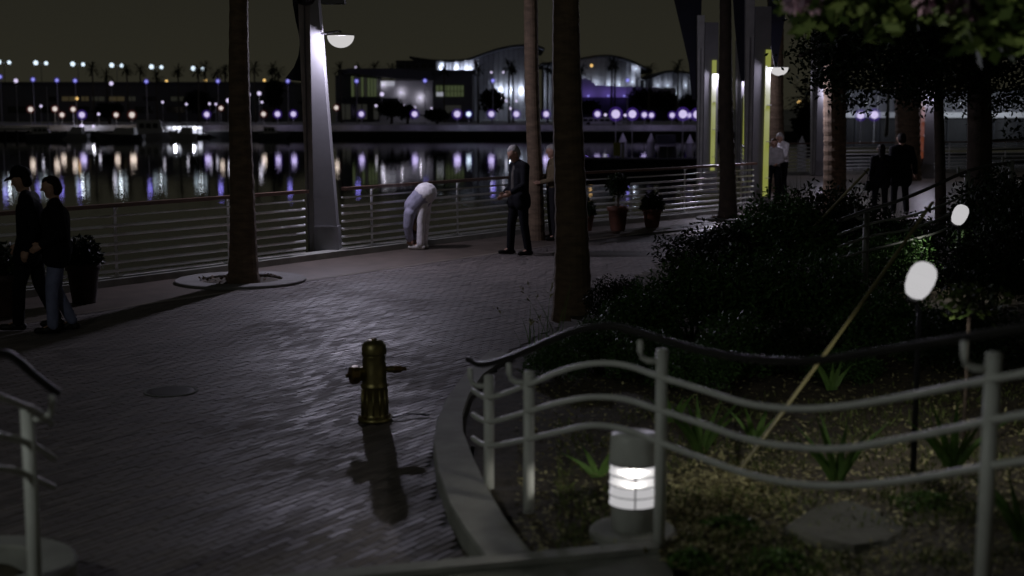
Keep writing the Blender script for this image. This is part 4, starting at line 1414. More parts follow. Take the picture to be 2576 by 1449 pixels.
def person(loc, rz, label, J, top, trousers, hair, shoes, s=1.0, long_hair=False, hat=False, coat=0.0, shirt=None, bulk=1.0, group='people on the promenade'):
    """J: joints in the figure's own frame (x to its right, y forward, z up) for a 1.75 m figure"""
    t = thing('person', label, 'person', loc, group, rz)
    J = {k: Vector(v) * s for k, v in J.items()}
    hd, hf = J['head'], (J['face'] - J['head']).normalized()
    up = (J['head'] - J['neck']).normalized()
    rt = hf.cross(up).normalized()
    r = 0.094 * s
    body = [(hd + up * .03 * s, hd - up * .015 * s, r, r * .95), (hd - up * .02 * s + hf * .022 * s, hd - up * .075 * s + hf * .045 * s, r * .78, r * .48), (hd + hf * .01 * s + up * .02 * s, hd - hf * .03 * s + up * .02 * s, r * .98, r * .9),
            (J['neck'] - up * .03 * s, hd - up * .05 * s - hf * .01 * s, .056 * s, .054 * s),
            (hd + hf * .088 * s + up * .012 * s, hd + hf * .112 * s - up * .022 * s, .010 * s, .015 * s)]
    for sg in (-1, 1):
        body.append((hd + rt * sg * .088 * s - up * .02 * s, hd + rt * sg * .092 * s + up * .02 * s, .013 * s, .017 * s))
    body += [(J['chest'], J['neck'], .11 * s, .06 * s), (J['pelvis'], J['chest'], .11 * s, .115 * s)]
    for q, sg in (('l', -1), ('r', 1)):
        body += [(J['sh_' + q], J['el_' + q], .048 * s, .040 * s), (J['el_' + q], J['wr_' + q], .040 * s, .028 * s), (J['neck'], J['sh_' + q], .055 * s, .05 * s)]
        dr = (J['wr_' + q] - J['el_' + q]).normalized()
        sv = Vector((-sg * .3, 1, 0)) - dr * dr.dot(Vector((-sg * .3, 1, 0)))
        body += hand_caps(J['wr_' + q], dr, sv, s)
        body += [(J['hip_' + q], J['kn_' + q], .078 * s, .055 * s), (J['kn_' + q], J['an_' + q], .053 * s, .038 * s), (J['an_' + q], J['an_' + q] + (J['toe_' + q] - J['an_' + q]) * .5, .036 * s, .034 * s)]
    blob('body', body, 'skin', t, 0.0105 * s, 1)
    # clothes
    tp = []
    ps, ch, nk = J['pelvis'], J['chest'], J['neck']
    side = (J['sh_r'] - J['sh_l']).normalized()
    k = bulk
    for sg in (-1, 1):
        tp += [(ps + side * sg * .065 * s, ch + side * sg * .075 * s, .115 * s * k, .112 * s * k)]
    tp += [(ps, ch, .12 * s * k, .125 * s * k), (ch, nk - (nk - ch) * .12, .115 * s * k, .072 * s)]
    for q in 'lr':
        tp += [(lerp(nk, J['sh_' + q], .3), J['sh_' + q], .07 * s, .07 * s * k), (J['sh_' + q], J['el_' + q], .070 * s * k, .056 * s * k), (J['el_' + q], lerp(J['el_' + q], J['wr_' + q], .93), .055 * s * k, .044 * s * k)]
    if coat:
        for q in 'lr':
            tp += [(J['hip_' + q], lerp(J['hip_' + q], J['kn_' + q], coat), .125 * s * k, .125 * s * k)]
        tp += [(ps - Vector((0, 0, .02)), lerp(ps, (J['kn_l'] + J['kn_r']) / 2, coat * .8), .14 * s * k, .13 * s * k)]
    blob('jacket', tp, top, t, 0.015 * s, 2)
    if shirt:
        fw = Vector((0, 1, 0))
        blob('shirt', [(ps + fw * .06 * s * k + Vector((0, 0, .02)), ch + fw * .065 * s * k, .07 * s * k, .065 * s * k), (ch + fw * .06 * s * k, nk + fw * .01 * s, .065 * s * k, .045 * s)], shirt, t, 0.015 * s, 2)
    tr = [(ps + side * -.05 * s, ps + side * .05 * s, .125 * s * k, .125 * s * k)]
    for q in 'lr':
        tr += [(ps + (J['hip_' + q] - ps) * .9, J['hip_' + q], .118 * s, .105 * s), (J['hip_' + q], J['kn_' + q], .104 * s, .074 * s), (J['kn_' + q], lerp(J['kn_' + q], J['an_' + q], .97), .073 * s, .064 * s)]
    blob('trousers', tr, trousers, t, 0.015 * s, 2)
    for q in 'lr':
        a_, e_ = J['an_' + q], J['toe_' + q]
        fd = (e_ - a_); fd.z = 0
        fd.normalize()
        low = Vector((0, 0, e_.z - a_.z))
        blob('shoe', [(a_ + low * .75 - fd * .045 * s, e_ + Vector((0, 0, .012)), .042 * s, .036 * s), (a_ + low * .2, a_ + low * .7 + fd * .07 * s, .045 * s, .045 * s)], shoes, t, 0.011 * s, 1)
    hc = [(hd + up * .045 * s - hf * .018 * s, hd - up * .01 * s - hf * .03 * s, r * 1.03, r * .98), (hd + up * .07 * s + hf * .03 * s, hd + up * .06 * s - hf * .02 * s, r * .62, r * .8)]
    if long_hair:
        hc += [(hd - hf * .04 * s, hd - up * .22 * s - hf * .06 * s, r * .95, r * .75)]
    blob('hair', hc, hair, t, 0.013 * s, 1)
    if hat:
        ht = blob('cap', [(hd + up * .075 * s, hd + up * .055 * s - hf * .02 * s, r * 1.02, r * 1.1), (hd + up * .06 * s + hf * .06 * s, hd + up * .045 * s + hf * .17 * s, .03 * s, .012 * s),
                          (hd + up * .06 * s + hf * .06 * s + rt * .045 * s, hd + up * .045 * s + hf * .15 * s + rt * .04 * s, .025 * s, .012 * s), (hd + up * .06 * s + hf * .06 * s - rt * .045 * s, hd + up * .045 * s + hf * .15 * s - rt * .04 * s, .025 * s, .012 * s)], 'black_cloth', t, 0.011 * s, 1)
    for sg in (-1, 1):
        b = MB(); b.ball(hd + hf * .086 * s + rt * sg * .033 * s + up * .014 * s, .011 * s, 8, 6); b.build('eye', 'dark_cloth', t, True, True)
    b = MB(); b.tube([hd + hf * .094 * s - up * .052 * s - rt * .022 * s, hd + hf * .101 * s - up * .052 * s, hd + hf * .094 * s - up * .052 * s + rt * .022 * s], .005 * s, 6); b.build('mouth', 'terracotta', t, True, True)
    return t

def stand(**kw):
    J = dict(head=(0, .03, 1.635), face=(0, .13, 1.63), neck=(0, .0, 1.485), chest=(0, 0, 1.30), pelvis=(0, 0, .97),
             sh_l=(-.19, 0, 1.415), sh_r=(.19, 0, 1.415), el_l=(-.245, -.02, 1.13), el_r=(.245, -.02, 1.13), wr_l=(-.25, .04, .88), wr_r=(.25, .04, .88),
             hip_l=(-.095, 0, .93), hip_r=(.095, 0, .93), kn_l=(-.11, .015, .50), kn_r=(.11, .015, .50), an_l=(-.12, -.02, .085), an_r=(.12, -.02, .085),
             toe_l=(-.14, .15, .03), toe_r=(.14, .15, .03))
    J.update(kw)
    return J

def walk(f=0.24, **kw):
    J = stand(kn_l=(-.10, .02 + f * .7, .50), an_l=(-.10, f, .085), toe_l=(-.11, f + .17, .035), kn_r=(.10, -.03 - f * .15, .49), an_r=(.10, -.05 - f * 1.1, .11), toe_r=(.11, .09 - f * 1.05, .028),
              el_l=(-.24, -.09, 1.14), wr_l=(-.24, .0, .90), el_r=(.24, .05, 1.13), wr_r=(.24, .17, .92))
    J.update(kw)
    return J

LEFT = math.pi / 2             # local +y turned to the picture's left (-x)
g = G(88, 828)
person(g, LEFT + 0.15, 'person in black with a cap walking at the left picture edge', walk(.15, head=(0, .07, 1.63), face=(0, .17, 1.60), neck=(0, .03, 1.485)), 'black_cloth', 'black_cloth', 'hair_dark', 'shoe_dark', 1.0, hat=True, coat=0.25, bulk=1.2)
g = G(152, 836)
person(g, LEFT + 0.35, 'person in black jacket and blue jeans walking at left', walk(.08, kn_r=(.10, .03, .49), el_l=(-.25, -.05, 1.14), wr_l=(-.22, .16, 1.02)), 'black_cloth', 'jeans', 'hair_dark', 'shoe_dark', 0.955, coat=0.12, bulk=1.28)

g = G(1062, 627)
bend = dict(pelvis=(0, -.07, .955), chest=(0, .12, .74), neck=(0, .15, .54), head=(0, .14, .40), face=(0, .05, .36),
            sh_l=(-.17, .16, .62), sh_r=(.17, .16, .62), el_l=(-.18, .19, .40), el_r=(.18, .19, .40), wr_l=(-.13, .18, .18), wr_r=(.13, .18, .18),
            hip_l=(-.09, -.06, .90), hip_r=(.09, -.06, .90), kn_l=(-.10, -.01, .48), kn_r=(.10, -.03, .48), an_l=(-.10, .0, .085), an_r=(.10, .0, .085), toe_l=(-.12, .18, .03), toe_r=(.12, .18, .03))
person(g, LEFT - 0.25, 'person in pale clothes bending down over the ground by the railing', bend, 'stripe_cloth', 'white_cloth', 'hair_brown', 'shoe_white', 1.0, bulk=1.5)

g = G(1306, 641)
person(g, LEFT + 0.5, 'man in dark jacket and trousers standing before the slender palm', stand(head=(0, .10, 1.62), face=(0, .19, 1.57), neck=(0, .04, 1.485), el_l=(-.26, .04, 1.14), wr_l=(-.17, .23, 1.02), el_r=(.26, -.05, 1.14), wr_r=(.2, .16, .98),
        an_l=(-.16, -.08, .085), an_r=(.15, .08, .085), toe_l=(-.18, .09, .03), toe_r=(.18, .25, .03), kn_l=(-.13, -.02, .5), kn_r=(.13, .07, .5)), 'black_cloth', 'black_cloth', 'hair_grey', 'shoe_dark', 1.02, coat=0.22, shirt='shirt_light', bulk=1.1)
g = G(1391, 604)
person(g, LEFT + 0.2, 'white-haired person in tan jacket half hidden behind the thick palm', stand(el_l=(-.25, .04, 1.14), wr_l=(-.12, .26, 1.08), el_r=(.25, .04, 1.14), wr_r=(.12, .27, 1.08)), 'tan_cloth', 'dark_cloth', 'hair_grey', 'shoe_dark', 0.98)
g = G(1944, 504)
person(g, LEFT + 1.2, 'shorter person in grey sweater by the column with the long yellow strip', stand(el_l=(-.26, .03, 1.14), wr_l=(-.14, .2, 1.05)), 'grey_cloth', 'black_cloth', 'hair_brown', 'shoe_dark', 0.90, bulk=1.1)
g = G(1967, 499)
person(g, LEFT + 0.3, 'taller person in white shirt leaning close behind the grey sweater', stand(head=(0, .10, 1.60), face=(0, .19, 1.55), neck=(0, .05, 1.48), el_l=(-.25, .06, 1.14), wr_l=(-.15, .28, 1.05)), 'white_cloth', 'black_cloth', 'hair_grey', 'shoe_dark', 0.99, bulk=1.08)
g = G(2212, 545)
ps1 = person(g, -0.05, 'shorter dark silhouetted person carrying a bag, seen from behind', walk(.14), 'black_cloth', 'black_cloth', 'hair_dark', 'shoe_dark', 0.90, long_hair=True, coat=.3, bulk=1.12)
g2 = G(2262, 540)
person(g2, 0.0, 'taller dark silhouetted person in long coat seen from behind', walk(.12, el_r=(.29, -.02, 1.14), wr_r=(.33, .05, .9)), 'black_cloth', 'black_cloth', 'hair_dark', 'shoe_dark', 1.03, coat=.45, bulk=1.2)
hb_ = F(2190, 466, g.y - .02)
t = thing('handbag', 'small dark bag hanging at the side of the shorter silhouette', 'bag', hb_)
b = MB(); b.hexa([hb_ + Vector(v) for v in ((-.13, -.05, -.12), (.13, -.05, -.12), (.13, .05, -.12), (-.13, .05, -.12), (-.09, -.03, .1), (.09, -.03, .1), (.09, .03, .1), (-.09, .03, .1))]); b.build('pouch', 'black_cloth', t)
b = MB(); b.tube(smooth_curve([hb_ + Vector(v) for v in ((-.07, 0, .09), (-.06, 0, .2), (0, 0, .26), (.06, 0, .2), (.07, 0, .09))], 4), .008, 6); b.build('strap', 'black_cloth', t, True)

# ================================================================== FAR SHORE
ZB = -1.6
b = MB()
b.prism([(-700, 283), (800, 283), (800, 1400), (-700, 1400)], ZW - 2, ZB)
b.prism([(-700, 278.2), (800, 278.2), (800, 283.2), (-700, 283.2)], ZW - 2, ZB - 1.05)
tag(b.build('far_bank', 'bank'), kind='structure')
b = MB()
b.box((50, 278.0, ZW + 0.55), (1500, 0.3, 1.3))
tag(b.build('quay_wall', 'bank_dark'), kind='structure')

# ---- lamps along the far quay
def lamp_proto(name, gm, halo, r, h, pole_r=0.07, pm='far_white', bowl=False):
    t = thing(name, 'x', 'street lamp', (0, 0, 0))
    b = MB(); b.tube([(0, 0, -h), (0, 0, -h * .5), (0, 0, -r * 0.9)], [pole_r * 1.3, pole_r, pole_r * .8], 8); b.build('pole', pm, t)
    b = MB(); b.lathe([(pole_r * 2.4, -h), (pole_r * 2.2, -h + .18), (pole_r * 1.3, -h + .3)], (0, 0, 0), 10); b.build('base', pm, t)
    b = MB(); b.ball((0, 0, 0), r, 14, 10); b.build('globe', gm, t, True)
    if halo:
        b = MB(); b.ball((0, 0, 0), r * 1.7, 14, 10); b.build('halo_shell', halo, t, True)  # added glowing shell, stands in for lens glow round the lamp
    return t

def lamp_at(proto, px, py, D, label, cat, group, col, power, h=None, scale=1.0, rad=0.55):
    o = copy_tree(proto)
    p = F(px, py, D)
    o.location = p
    if h:
        o.scale = (scale, scale, (p.z - h) / PH[proto.name])
        # keep the globe round under the stretched pole
        for ch in o.children:
            if not ch.name.startswith(('pole', 'base')):
                ch.scale = (1, 1, scale / o.scale[2])
    else:
        o.scale = (scale,) * 3
    tag(o, label, cat, group)
    l = point('bulb', (0, 0, 0), col, power, rad * scale)
    l.parent = o
    return o
PH = {}
def P(name, *a, **k):
    t = lamp_proto(name, *a, **k)
    PH[t.name] = a[3]
    t['proto'] = 1
    return t
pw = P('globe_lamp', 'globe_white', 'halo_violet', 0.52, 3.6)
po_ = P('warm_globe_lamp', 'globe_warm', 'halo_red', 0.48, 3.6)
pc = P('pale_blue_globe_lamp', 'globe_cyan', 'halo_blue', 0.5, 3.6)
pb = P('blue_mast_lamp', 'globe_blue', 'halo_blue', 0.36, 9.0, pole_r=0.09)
ps_ = P('small_lantern', 'globe_white', None, 0.3, 2.5, pole_r=0.05)
pa = P('amber_lantern', 'globe_amber', None, 0.36, 2.5, pole_r=0.05)
GW, GO, GC = (0.62, 0.52, 1.0), (1.0, 0.82, 0.68), (0.7, 0.85, 1.0)
row = [(77, 275, 'o', 1), (138, 274, 'o', 1), (156, 289, 'o', .95), (184, 275, 'o', .95), (206, 289, 'w', 1.15), (292, 289, 'o', .95), (332, 289, 'o', 1.2), (520, 288, 'w', 1.05), (556, 272, 'o', .85),
       (663, 287, 'o', .95), (698, 287, 'w', 1.05), (738, 287, 'w', 1.05), (846, 271, 'o', .9), (909, 287, 'w', 1), (1043, 287, 'w', 1.1), (1150, 287, 'w', 1.25), (1179, 287, 'c', 1.0), (1236, 287, 'w', 1.1),
       (1299, 287, 'w', 1.1), (1374, 287, 'w', 1.1), (1503, 287, 'w', 1.1), (1549, 287, 'w', 1.45), (1591, 287, 'w', 1.3), (1621, 289, 'w', 1.0), (1639, 290, 'w', .95), (1691, 290, 'w', 1.0), (1718, 287, 'w', 1.4),
       (1734, 290, 'w', .9), (1754, 288, 'w', 1.35), (2165, 290, 'w', 1.25), (2200, 289, 'w', 1.35)]
DOCK = (1549, 1591, 1718, 1754)
for i, (x, y, c, s_) in enumerate([r_ for r_ in row if r_[0] in DOCK]):
    lamp_at(pw, x, y, 136.6, 'large white globe lamp on a tall post on the floating dock, %s' % nth(i), 'street lamp', 'globe lamps on the floating dock', GW, 60, -2.9, s_ * .56)
for i, (x, y, c, s_) in enumerate([r_ for r_ in row if r_[0] not in DOCK]):
    pr_, cl_, nm_ = {'w': (pw, GW, 'white'), 'o': (po_, GO, 'warm white'), 'c': (pc, GC, 'pale blue')}[c]
    D = 281.5 if x < 1480 else 280.0 if x < 2000 else 184.0
    o = lamp_at(pr_, x, y, D, '%s globe lamp on the far quay, %s in the globe row' % (nm_, nth(i)), 'street lamp', 'globe lamps along the far quay', cl_, 42 * s_ * s_, ZB - 1.05, s_ if x < 2000 else s_ * .72)
blues = [(0, 193), (83, 200), (143, 202), (189, 203), (368, 205), (548, 204), (724, 204), (897, 204), (1069, 203), (1240, 203), (1579, 202), (2425, 186)]
for i, (x, y) in enumerate(blues):
    lamp_at(pb, x, y, 300, 'tall mast with blue lamp on the far shore, %s' % nth(i), 'street lamp', 'tall blue lamps on the far shore', (0.30, 0.25, 1.0), 40, ZB, 1.0)
smalls = [(40, 203, 330), (280, 210, 330), (103, 267, 300), (248, 287, 290), (206, 318, 281), (235, 318, 281), (409, 257, 320), (469, 262, 320), (527, 261, 320), (543, 262, 320), (574, 253, 315), (625, 238, 320), (652, 235, 320), (659, 257, 320),
          (895, 169, 345), (946, 266, 315), (961, 237, 322), (1015, 265, 315), (1043, 270, 312), (1085, 273, 312), (1236, 182, 372), (1266, 182, 372), (1273, 254, 330), (1299, 254, 330), (1256, 275, 320), (1284, 273, 320), (1245, 254, 330), (1523, 289, 284), (1573, 290, 284)]
for i, (x, y, D) in enumerate(sorted(smalls)):
    big = (x in (574, 652, 625, 961, 40, 280, 206))
    lamp_at(ps_, x, y, D, 'small white lantern across the water, %s of the small ones' % nth(i), 'lantern', 'small lanterns across the water', (0.9, 0.9, 1.0), (150 if x in (206, 235) else 40) if (big or x == 235) else 18, ZB, 1.6 if big else 1.0, 0.3)
ambers = [(193, 248, 330), (419, 204, 400), (517, 202, 400), (665, 202, 380), (1488, 165, 375), (2011, 258, 140)]
for i, (x, y, D) in enumerate(ambers):
    lamp_at(pa, x, y, D, 'amber lantern across the water, %s of the amber ones' % nth(i), 'lantern', 'amber lanterns across the water', (1.0, 0.6, 0.25), 30, ZB, 1.1 if D > 200 else .6, 0.35)
# twin-headed floodlight masts on the parking deck
for i, (x0, x1, y) in enumerate([(-3, 23, 156), (90, 116, 158), (183, 209, 161), (281, 306, 164), (381, 406, 168), (486, 510, 172)]):
    D = 450
    A, B_ = F(x0, y, D), F(x1, y + 1, D)
    mid = (A + B_) / 2
    t = thing('twin_floodlight_mast', 'twin-headed floodlight mast above the far parking deck, %s' % nth(i), 'floodlight', Vector((mid.x, mid.y, 8)), 'floodlight masts on the far parking deck')
    b = MB(); b.tube([(mid.x, mid.y, 8), (mid.x, mid.y, mid.z)], 0.09, 6); b.build('mast', 'far_dark', t)
    b = MB(); b.tube([A, B_], 0.06, 6); b.build('crossarm', 'far_dark', t)
    for q in (A, B_):
        b = MB(); b.ball(q, 0.75 if q is A else 0.6, 12, 8); b.build('lamp_head', 'globe_cyan', t, True)
    point('bulb', mid, (0.8, 0.9, 1.0), 120, 0.6, t)
for pr_ in (pw, po_, pc, pb, ps_, pa):
    for ch in list(pr_.children):
        bpy.data.objects.remove(ch)
    bpy.data.objects.remove(pr_)

# ---- buildings
def flat(b, pts, D, dep):
    """a wall outline given in picture points, standing at distance D with real depth"""
    b.plate([F(x, y, D) for x, y in pts], (0, dep, 0))

def fbox(x0, x1, y0, y1, D, dep, b=None):
    b = b or MB()
    a, c = F(x0, y1, D), F(x1, y0, D)
    b.box(((a.x + c.x) / 2, D + dep / 2, (a.z + c.z) / 2), (abs(c.x - a.x), dep, abs(c.z - a.z)))
    return b

# long low building at left
t = thing('long_building', 'long low dark building behind the lamps on the far left shore', 'building', Vector((F(300, 300, 345).x, 345, ZB)))
fbox(-260, 735, 214, 309, 345, 18).build('wall', 'far_wall', t)
fbox(-265, 738, 206, 213.6, 344.6, 18.8).build('roof', 'far_roof', t)
for i, (x0, x1) in enumerate([(123, 140), (156, 190), (205, 222), (232, 262), (275, 312), (322, 340), (360, 392), (430, 462), (480, 505), (585, 600), (640, 690)]):
    f = fbox(x0, x1, 243, 254, 344.8, 0.3).build('window', 'win_warm' if i in (1, 2, 4) else 'win_dim' if i % 2 else 'glass_dark', t)
    xm = (x0 + x1) / 2
    fbox(xm - .4, xm + .4, 243, 254, 344.7, 0.25).build('mullion', 'far_dark', f)
for i in range(9):
    x = 20 + i * 80
    fbox(x, x + 44, 268, 284, 344.8, 0.3).build('window', 'glass_dark', t)
# parking deck
t = thing('parking_deck', 'dim multi-storey parking deck far behind the left shore', 'building', Vector((F(200, 300, 448).x, 448, ZB)))
for k, (y0, y1) in enumerate([(222, 229), (236, 243), (250, 257), (264, 271)]):
    fbox(-300, 620, y0, y1, 448, 40).build('deck_slab', 'far_wall', t)
for k in range(12):
    x = -280 + k * 80
    fbox(x, x + 6, 222.2, 296, 448.5, 2).build('pillar', 'far_dark', t)
fbox(-300, 620, 222, 296, 487, 1).build('rear_wall', 'far_dark', t)

# glazed pavilion with thin curved roof
t = thing('glazed_pavilion', 'two-storey glazed pavilion with thin overhanging roof and green lit windows', 'building', Vector((F(1000, 300, 332).x, 332, ZB)))
b = MB(); flat(b, [(850, 190), (882, 184), (940, 191), (1000, 198), (1090, 202), (1090, 180), (1000, 172), (880, 172), (850, 176)][::-1], 330, 16); b.build('roof', 'far_roof', t)
fbox(955, 1088, 203, 312, 336, 10).build('wall', 'far_white', t)
fbox(845, 954, 190, 312, 340, 6).build('rear_wall', 'far_wall', t)
fbox(850, 1000, 247, 255, 333, 8).build('floor_slab', 'far_dark', t)
k = 0
for x in range(884, 952, 8):
    m_ = ['win_green', 'win_dim', 'win_dim', 'win_green', 'win_dim', 'win_green', 'win_green', 'win_green', 'win_dim'][k % 9]
    f = fbox(x, x + 7, 192 + (x - 884) * .1, 243, 335.5, .2).build('window', m_, t)
    fbox(x + 7, x + 8, 191 + (x - 884) * .1, 246, 335.3, .5).build('mullion', 'far_wall', t)
    k += 1
for x in range(856, 954, 14):
    fbox(x, x + 11, 262, 300, 335.5, .2).build('window', 'win_dim' if (x // 14) % 3 else 'glass_dark', t)
fbox(958, 992, 204, 216, 335.7, .2).build('window', 'strip_white', t)
for (x, y, p_) in ((964, 214, 30), (1009, 232, 55), (1057, 246, 70)):
    q = F(x, y, 334.9)
    point('wall_washer', q, (0.9, 0.85, 1.0), p_, 0.2, t)
    b = MB(); b.lathe([(0.18, -.2), (0.25, .05), (0.2, .1)], q + Vector((0, -.3, 0)), 10); b.build('washer_housing', 'globe_white', t, True)
# square block beside it
t = thing('square_block', 'square dark block with one green lit window beside the pavilion', 'building', Vector((F(1138, 300, 331).x, 331, ZB)))
fbox(1091, 1188, 186, 312, 331, 22).build('wall', 'far_wall', t)
fbox(1086, 1196, 176, 185.7, 330, 24).build('roof', 'far_roof', t)
f = fbox(1097, 1166, 215, 243, 330.7, .2).build('window', 'win_green', t)
for x in (1105, 1114, 1123, 1132, 1141, 1150, 1158):
    fbox(x, x + 1.2, 215, 243, 330.55, .12).build('mullion', 'far_dark', f)
fbox(1097, 1166, 229, 230.2, 330.5, .1).build('mullion', 'far_dark', f)
fbox(1098, 1115, 232, 242, 330.4, .08).build('blind', 'strip_white', f)
fbox(1120, 1160, 265, 285, 330.7, .2).build('window', 'win_dim', t)
# upper block behind
t = thing('plain_block', 'plain grey block rising behind the glazed pavilion roof', 'building', Vector((F(1047, 300, 365).x, 365, ZB)))
fbox(997, 1097, 156, 300, 365, 20).build('wall', 'far_wall', t)
fbox(995, 1099, 152, 155.7, 364.6, 21).build('parapet', 'far_roof', t)
for k in range(5):
    fbox(1003 + k * 19, 1015 + k * 19, 162, 170, 364.8, .2).build('window', 'glass_dark', t)

# wave-roofed hall
def wave_hall(name, label, roof, base_y, D, ups, thick=6, uplight=(0.74, 0.82, 1.0), power=900, x_wall=None):
    xs = [p[0] for p in roof]
    t = thing(name, label, 'building', Vector((F(sum(xs) / len(xs), 300, D).x, D, ZB)))
    wl = x_wall or (roof[0][0] + 6, roof[-1][0] - 6)
    cur = smooth_curve([(x, y, 0) for x, y in roof], 5)
    b = MB()
    tops = [(p.x, p.y) for p in cur]
    n = len(tops)
    for (a, c) in zip(tops[:-1], tops[1:]):
        A0, A1 = F(a[0], a[1], D - 6), F(c[0], c[1], D - 6)
        B0, B1 = F(a[0], a[1] + thick, D - 6), F(c[0], c[1] + thick, D - 6)
        k = Vector((0, 46, 0))
        b.hexa([B0, B1, B1 + k, B0 + k, A0, A1, A1 + k, A0 + k])
    b.build('roof', 'far_roof', t)
    wt = [(x, y + thick - .5) for x, y in tops if wl[0] <= x <= wl[1]]
    b = MB()
    for (a, c) in zip(wt[:-1], wt[1:]):
        b.hexa([F(a[0], base_y, D), F(c[0], base_y, D), F(c[0], base_y, D) + Vector((0, 30, 0)), F(a[0], base_y, D) + Vector((0, 30, 0)),
                F(*a, D), F(*c, D), F(*c, D) + Vector((0, 30, 0)), F(*a, D) + Vector((0, 30, 0))])
    b.build('wall', 'far_white', t)
    def ytop(x):
        for (a, c) in zip(wt[:-1], wt[1:]):
            if a[0] <= x <= c[0]:
                return a[1] + (c[1] - a[1]) * (x - a[0]) / (c[0] - a[0] + 1e-6)
        return wt[-1][1]
    x = wl[0] + 8
    while x < wl[1] - 2:
        fbox(x, x + .9, ytop(x) + 1, base_y, D - .5, .45).build('fin', 'far_wall', t)
        x += 12.5
    for (x, y) in ups:
        q = F(x, y, D - 1.3)
        b = MB(); b.lathe([(0.15, -.15), (.2, .1), (.1, .15)], q - Vector((0, 0.2, .1)), 8); b.build('uplight', 'globe_cyan', t, True)
        point('bulb', q, uplight, power, .15, t)
    return t
wave_hall('wave_roof_hall', 'largest wave-roofed hall with pale wall behind the two middle palms',
          [(1030, 141), (1062, 146), (1100, 150), (1140, 150), (1175, 147), (1215, 133), (1255, 120), (1300, 112), (1345, 112), (1370, 120)], 305, 380,
          [(1110, 172), (1148, 175), (1178, 176), (1257, 230), (1284, 230), (1312, 230), (1345, 232)], power=420, x_wall=(1096, 1356))
wave_hall('wave_roof_hall', 'middle wave-roofed hall with lit overhang above the violet wall',
          [(1360, 158), (1420, 152), (1461, 145), (1506, 138), (1546, 139), (1586, 150), (1625, 168), (1642, 175)], 305, 382,
          [(1470, 212), (1500, 212), (1531, 212), (1558, 212), (1590, 205), (1600, 172)], power=85, x_wall=(1366, 1612))
wave_hall('wave_roof_hall', 'rightmost small wave-roofed hall behind the dark trees',
          [(1615, 196), (1640, 190), (1673, 178), (1706, 177), (1745, 183), (1790, 190)], 305, 378, [(1655, 214), (1680, 214), (1702, 236), (1725, 214)], power=50)
t = thing('violet_wall', 'long wall glowing in violet light before the middle hall', 'wall', Vector((F(1515, 300, 366).x, 366, ZB)))
b = MB(); flat(b, [(1450, 245), (1450, 200), (1475, 197), (1500, 214), (1566, 218), (1700, 222), (1700, 245)][::-1], 366, 3); b.build('wall', 'far_white', t)
fbox(1448, 1702, 244.6, 305, 365.6, 4).build('plinth', 'far_dark', t)
for x in (1480, 1530, 1570):
    q = F(x, 240, 363.6)
    point('bulb', q, (0.33, 0.2, 1.0), 65, .2, t)
    b = MB(); b.lathe([(0.2, -.2), (.25, .1), (.1, .15)], q - Vector((0, .3, .1)), 8); b.build('uplight', 'globe_blue', t, True)

# building on the right shore
t = thing('waterside_shed', 'large pale waterside shed behind the right trees', 'building', Vector((F(2380, 300, 190).x, 190, ZB)))
fbox(2130, 2720, 238, 282, 190, 20).build('wall', 'far_wall', t)
fbox(2120, 2730, 225, 237.6, 189, 22).build('roof', 'far_roof', t)
fbox(2128, 2722, 282.4, 296, 188.8, 22).build('ledge', 'far_white', t)
for k in range(24):
    x = 2136 + k * 24
    fbox(x, x + 2.2, 238.2, 281.8, 189.6, .35).build('panel_rib', 'far_white', t)
fbox(2128, 2722, 296.4, 372, 189.4, 20).build('quay_face', 'bank_dark', t)
for k in range(10):
    x = 2150 + k * 58
    fbox(x, x + 5, 298, 372, 188.9, .4).build('piling', 'far_dark', t)
for (x, y) in ((2180, 262), (2420, 262), (2560, 262)):
    q = F(x, y, 184)
    point('bulb', q, (0.85, 0.92, 1.0), 700, .3, t)
    b = MB(); b.tube([q + Vector((0, 0, .3)), q + Vector((0, 5, .5))], .06, 6); b.build('bracket', 'far_dark', t)
    b = MB(); b.lathe([(.12, -.05), (.25, .1), (.05, .2)], q + Vector((0, 0, .05)), 10); b.build('lamp_shade', 'far_dark', t)

# ---- trees on the far shore
def far_palm_proto(kind, fan):
    t = thing('far_palm', 'x', 'palm tree', (0, 0, 0))
    H = 10.0
    b = MB(); b.tube([(0, 0, 0), (.1, 0, 3), (.05 * kind, 0, 7), (.1 * kind, 0, H)], [.26, .2, .17, .16], 8); b.build('trunk', 'far_bark', t)
    b = MB()
    top = Vector((.1 * kind, 0, H))
    for k in range(34):
        a = random.uniform(0, 6.28)
        el = random.uniform(-.9, 1.2)
        d = Vector((math.cos(a) * math.cos(el), math.sin(a) * math.cos(el), math.sin(el)))
        p = top.copy()
        for s_ in range(5):
            q = p + d * .40
            d = (d + Vector((0, 0, -.16))).normalized()
            sd = d.cross(Vector((0, 0, 1))).normalized() * (.24 if s_ else .06)
            b.tri(p, q, p + sd + d * .25); b.tri(p, q, p - sd + d * .25)
            p = q
    b.build('crown', 'leaf_far', t)
    return t
pp = [far_palm_proto(k, 0) for k in range(3)]
pal = [(232, 172, 330), (268, 190, 345), (320, 172, 335), (352, 175, 350), (392, 195, 330), (448, 175, 335), (498, 178, 330), (515, 172, 345), (545, 180, 340), (566, 178, 335), (640, 172, 330), (683, 170, 335), (700, 182, 345), (857, 175, 320),
       (905, 172, 340), (942, 170, 345), (985, 178, 340), (1118, 172, 325), (1202, 172, 322), (1280, 167, 320), (1291, 168, 324), (1378, 168, 322), (1400, 172, 330), (1462, 170, 322), (1540, 160, 320), (1547, 163, 324), (1632, 172, 330), (1706, 165, 326), (2030, 250, 130), (2235, 180, 180)]
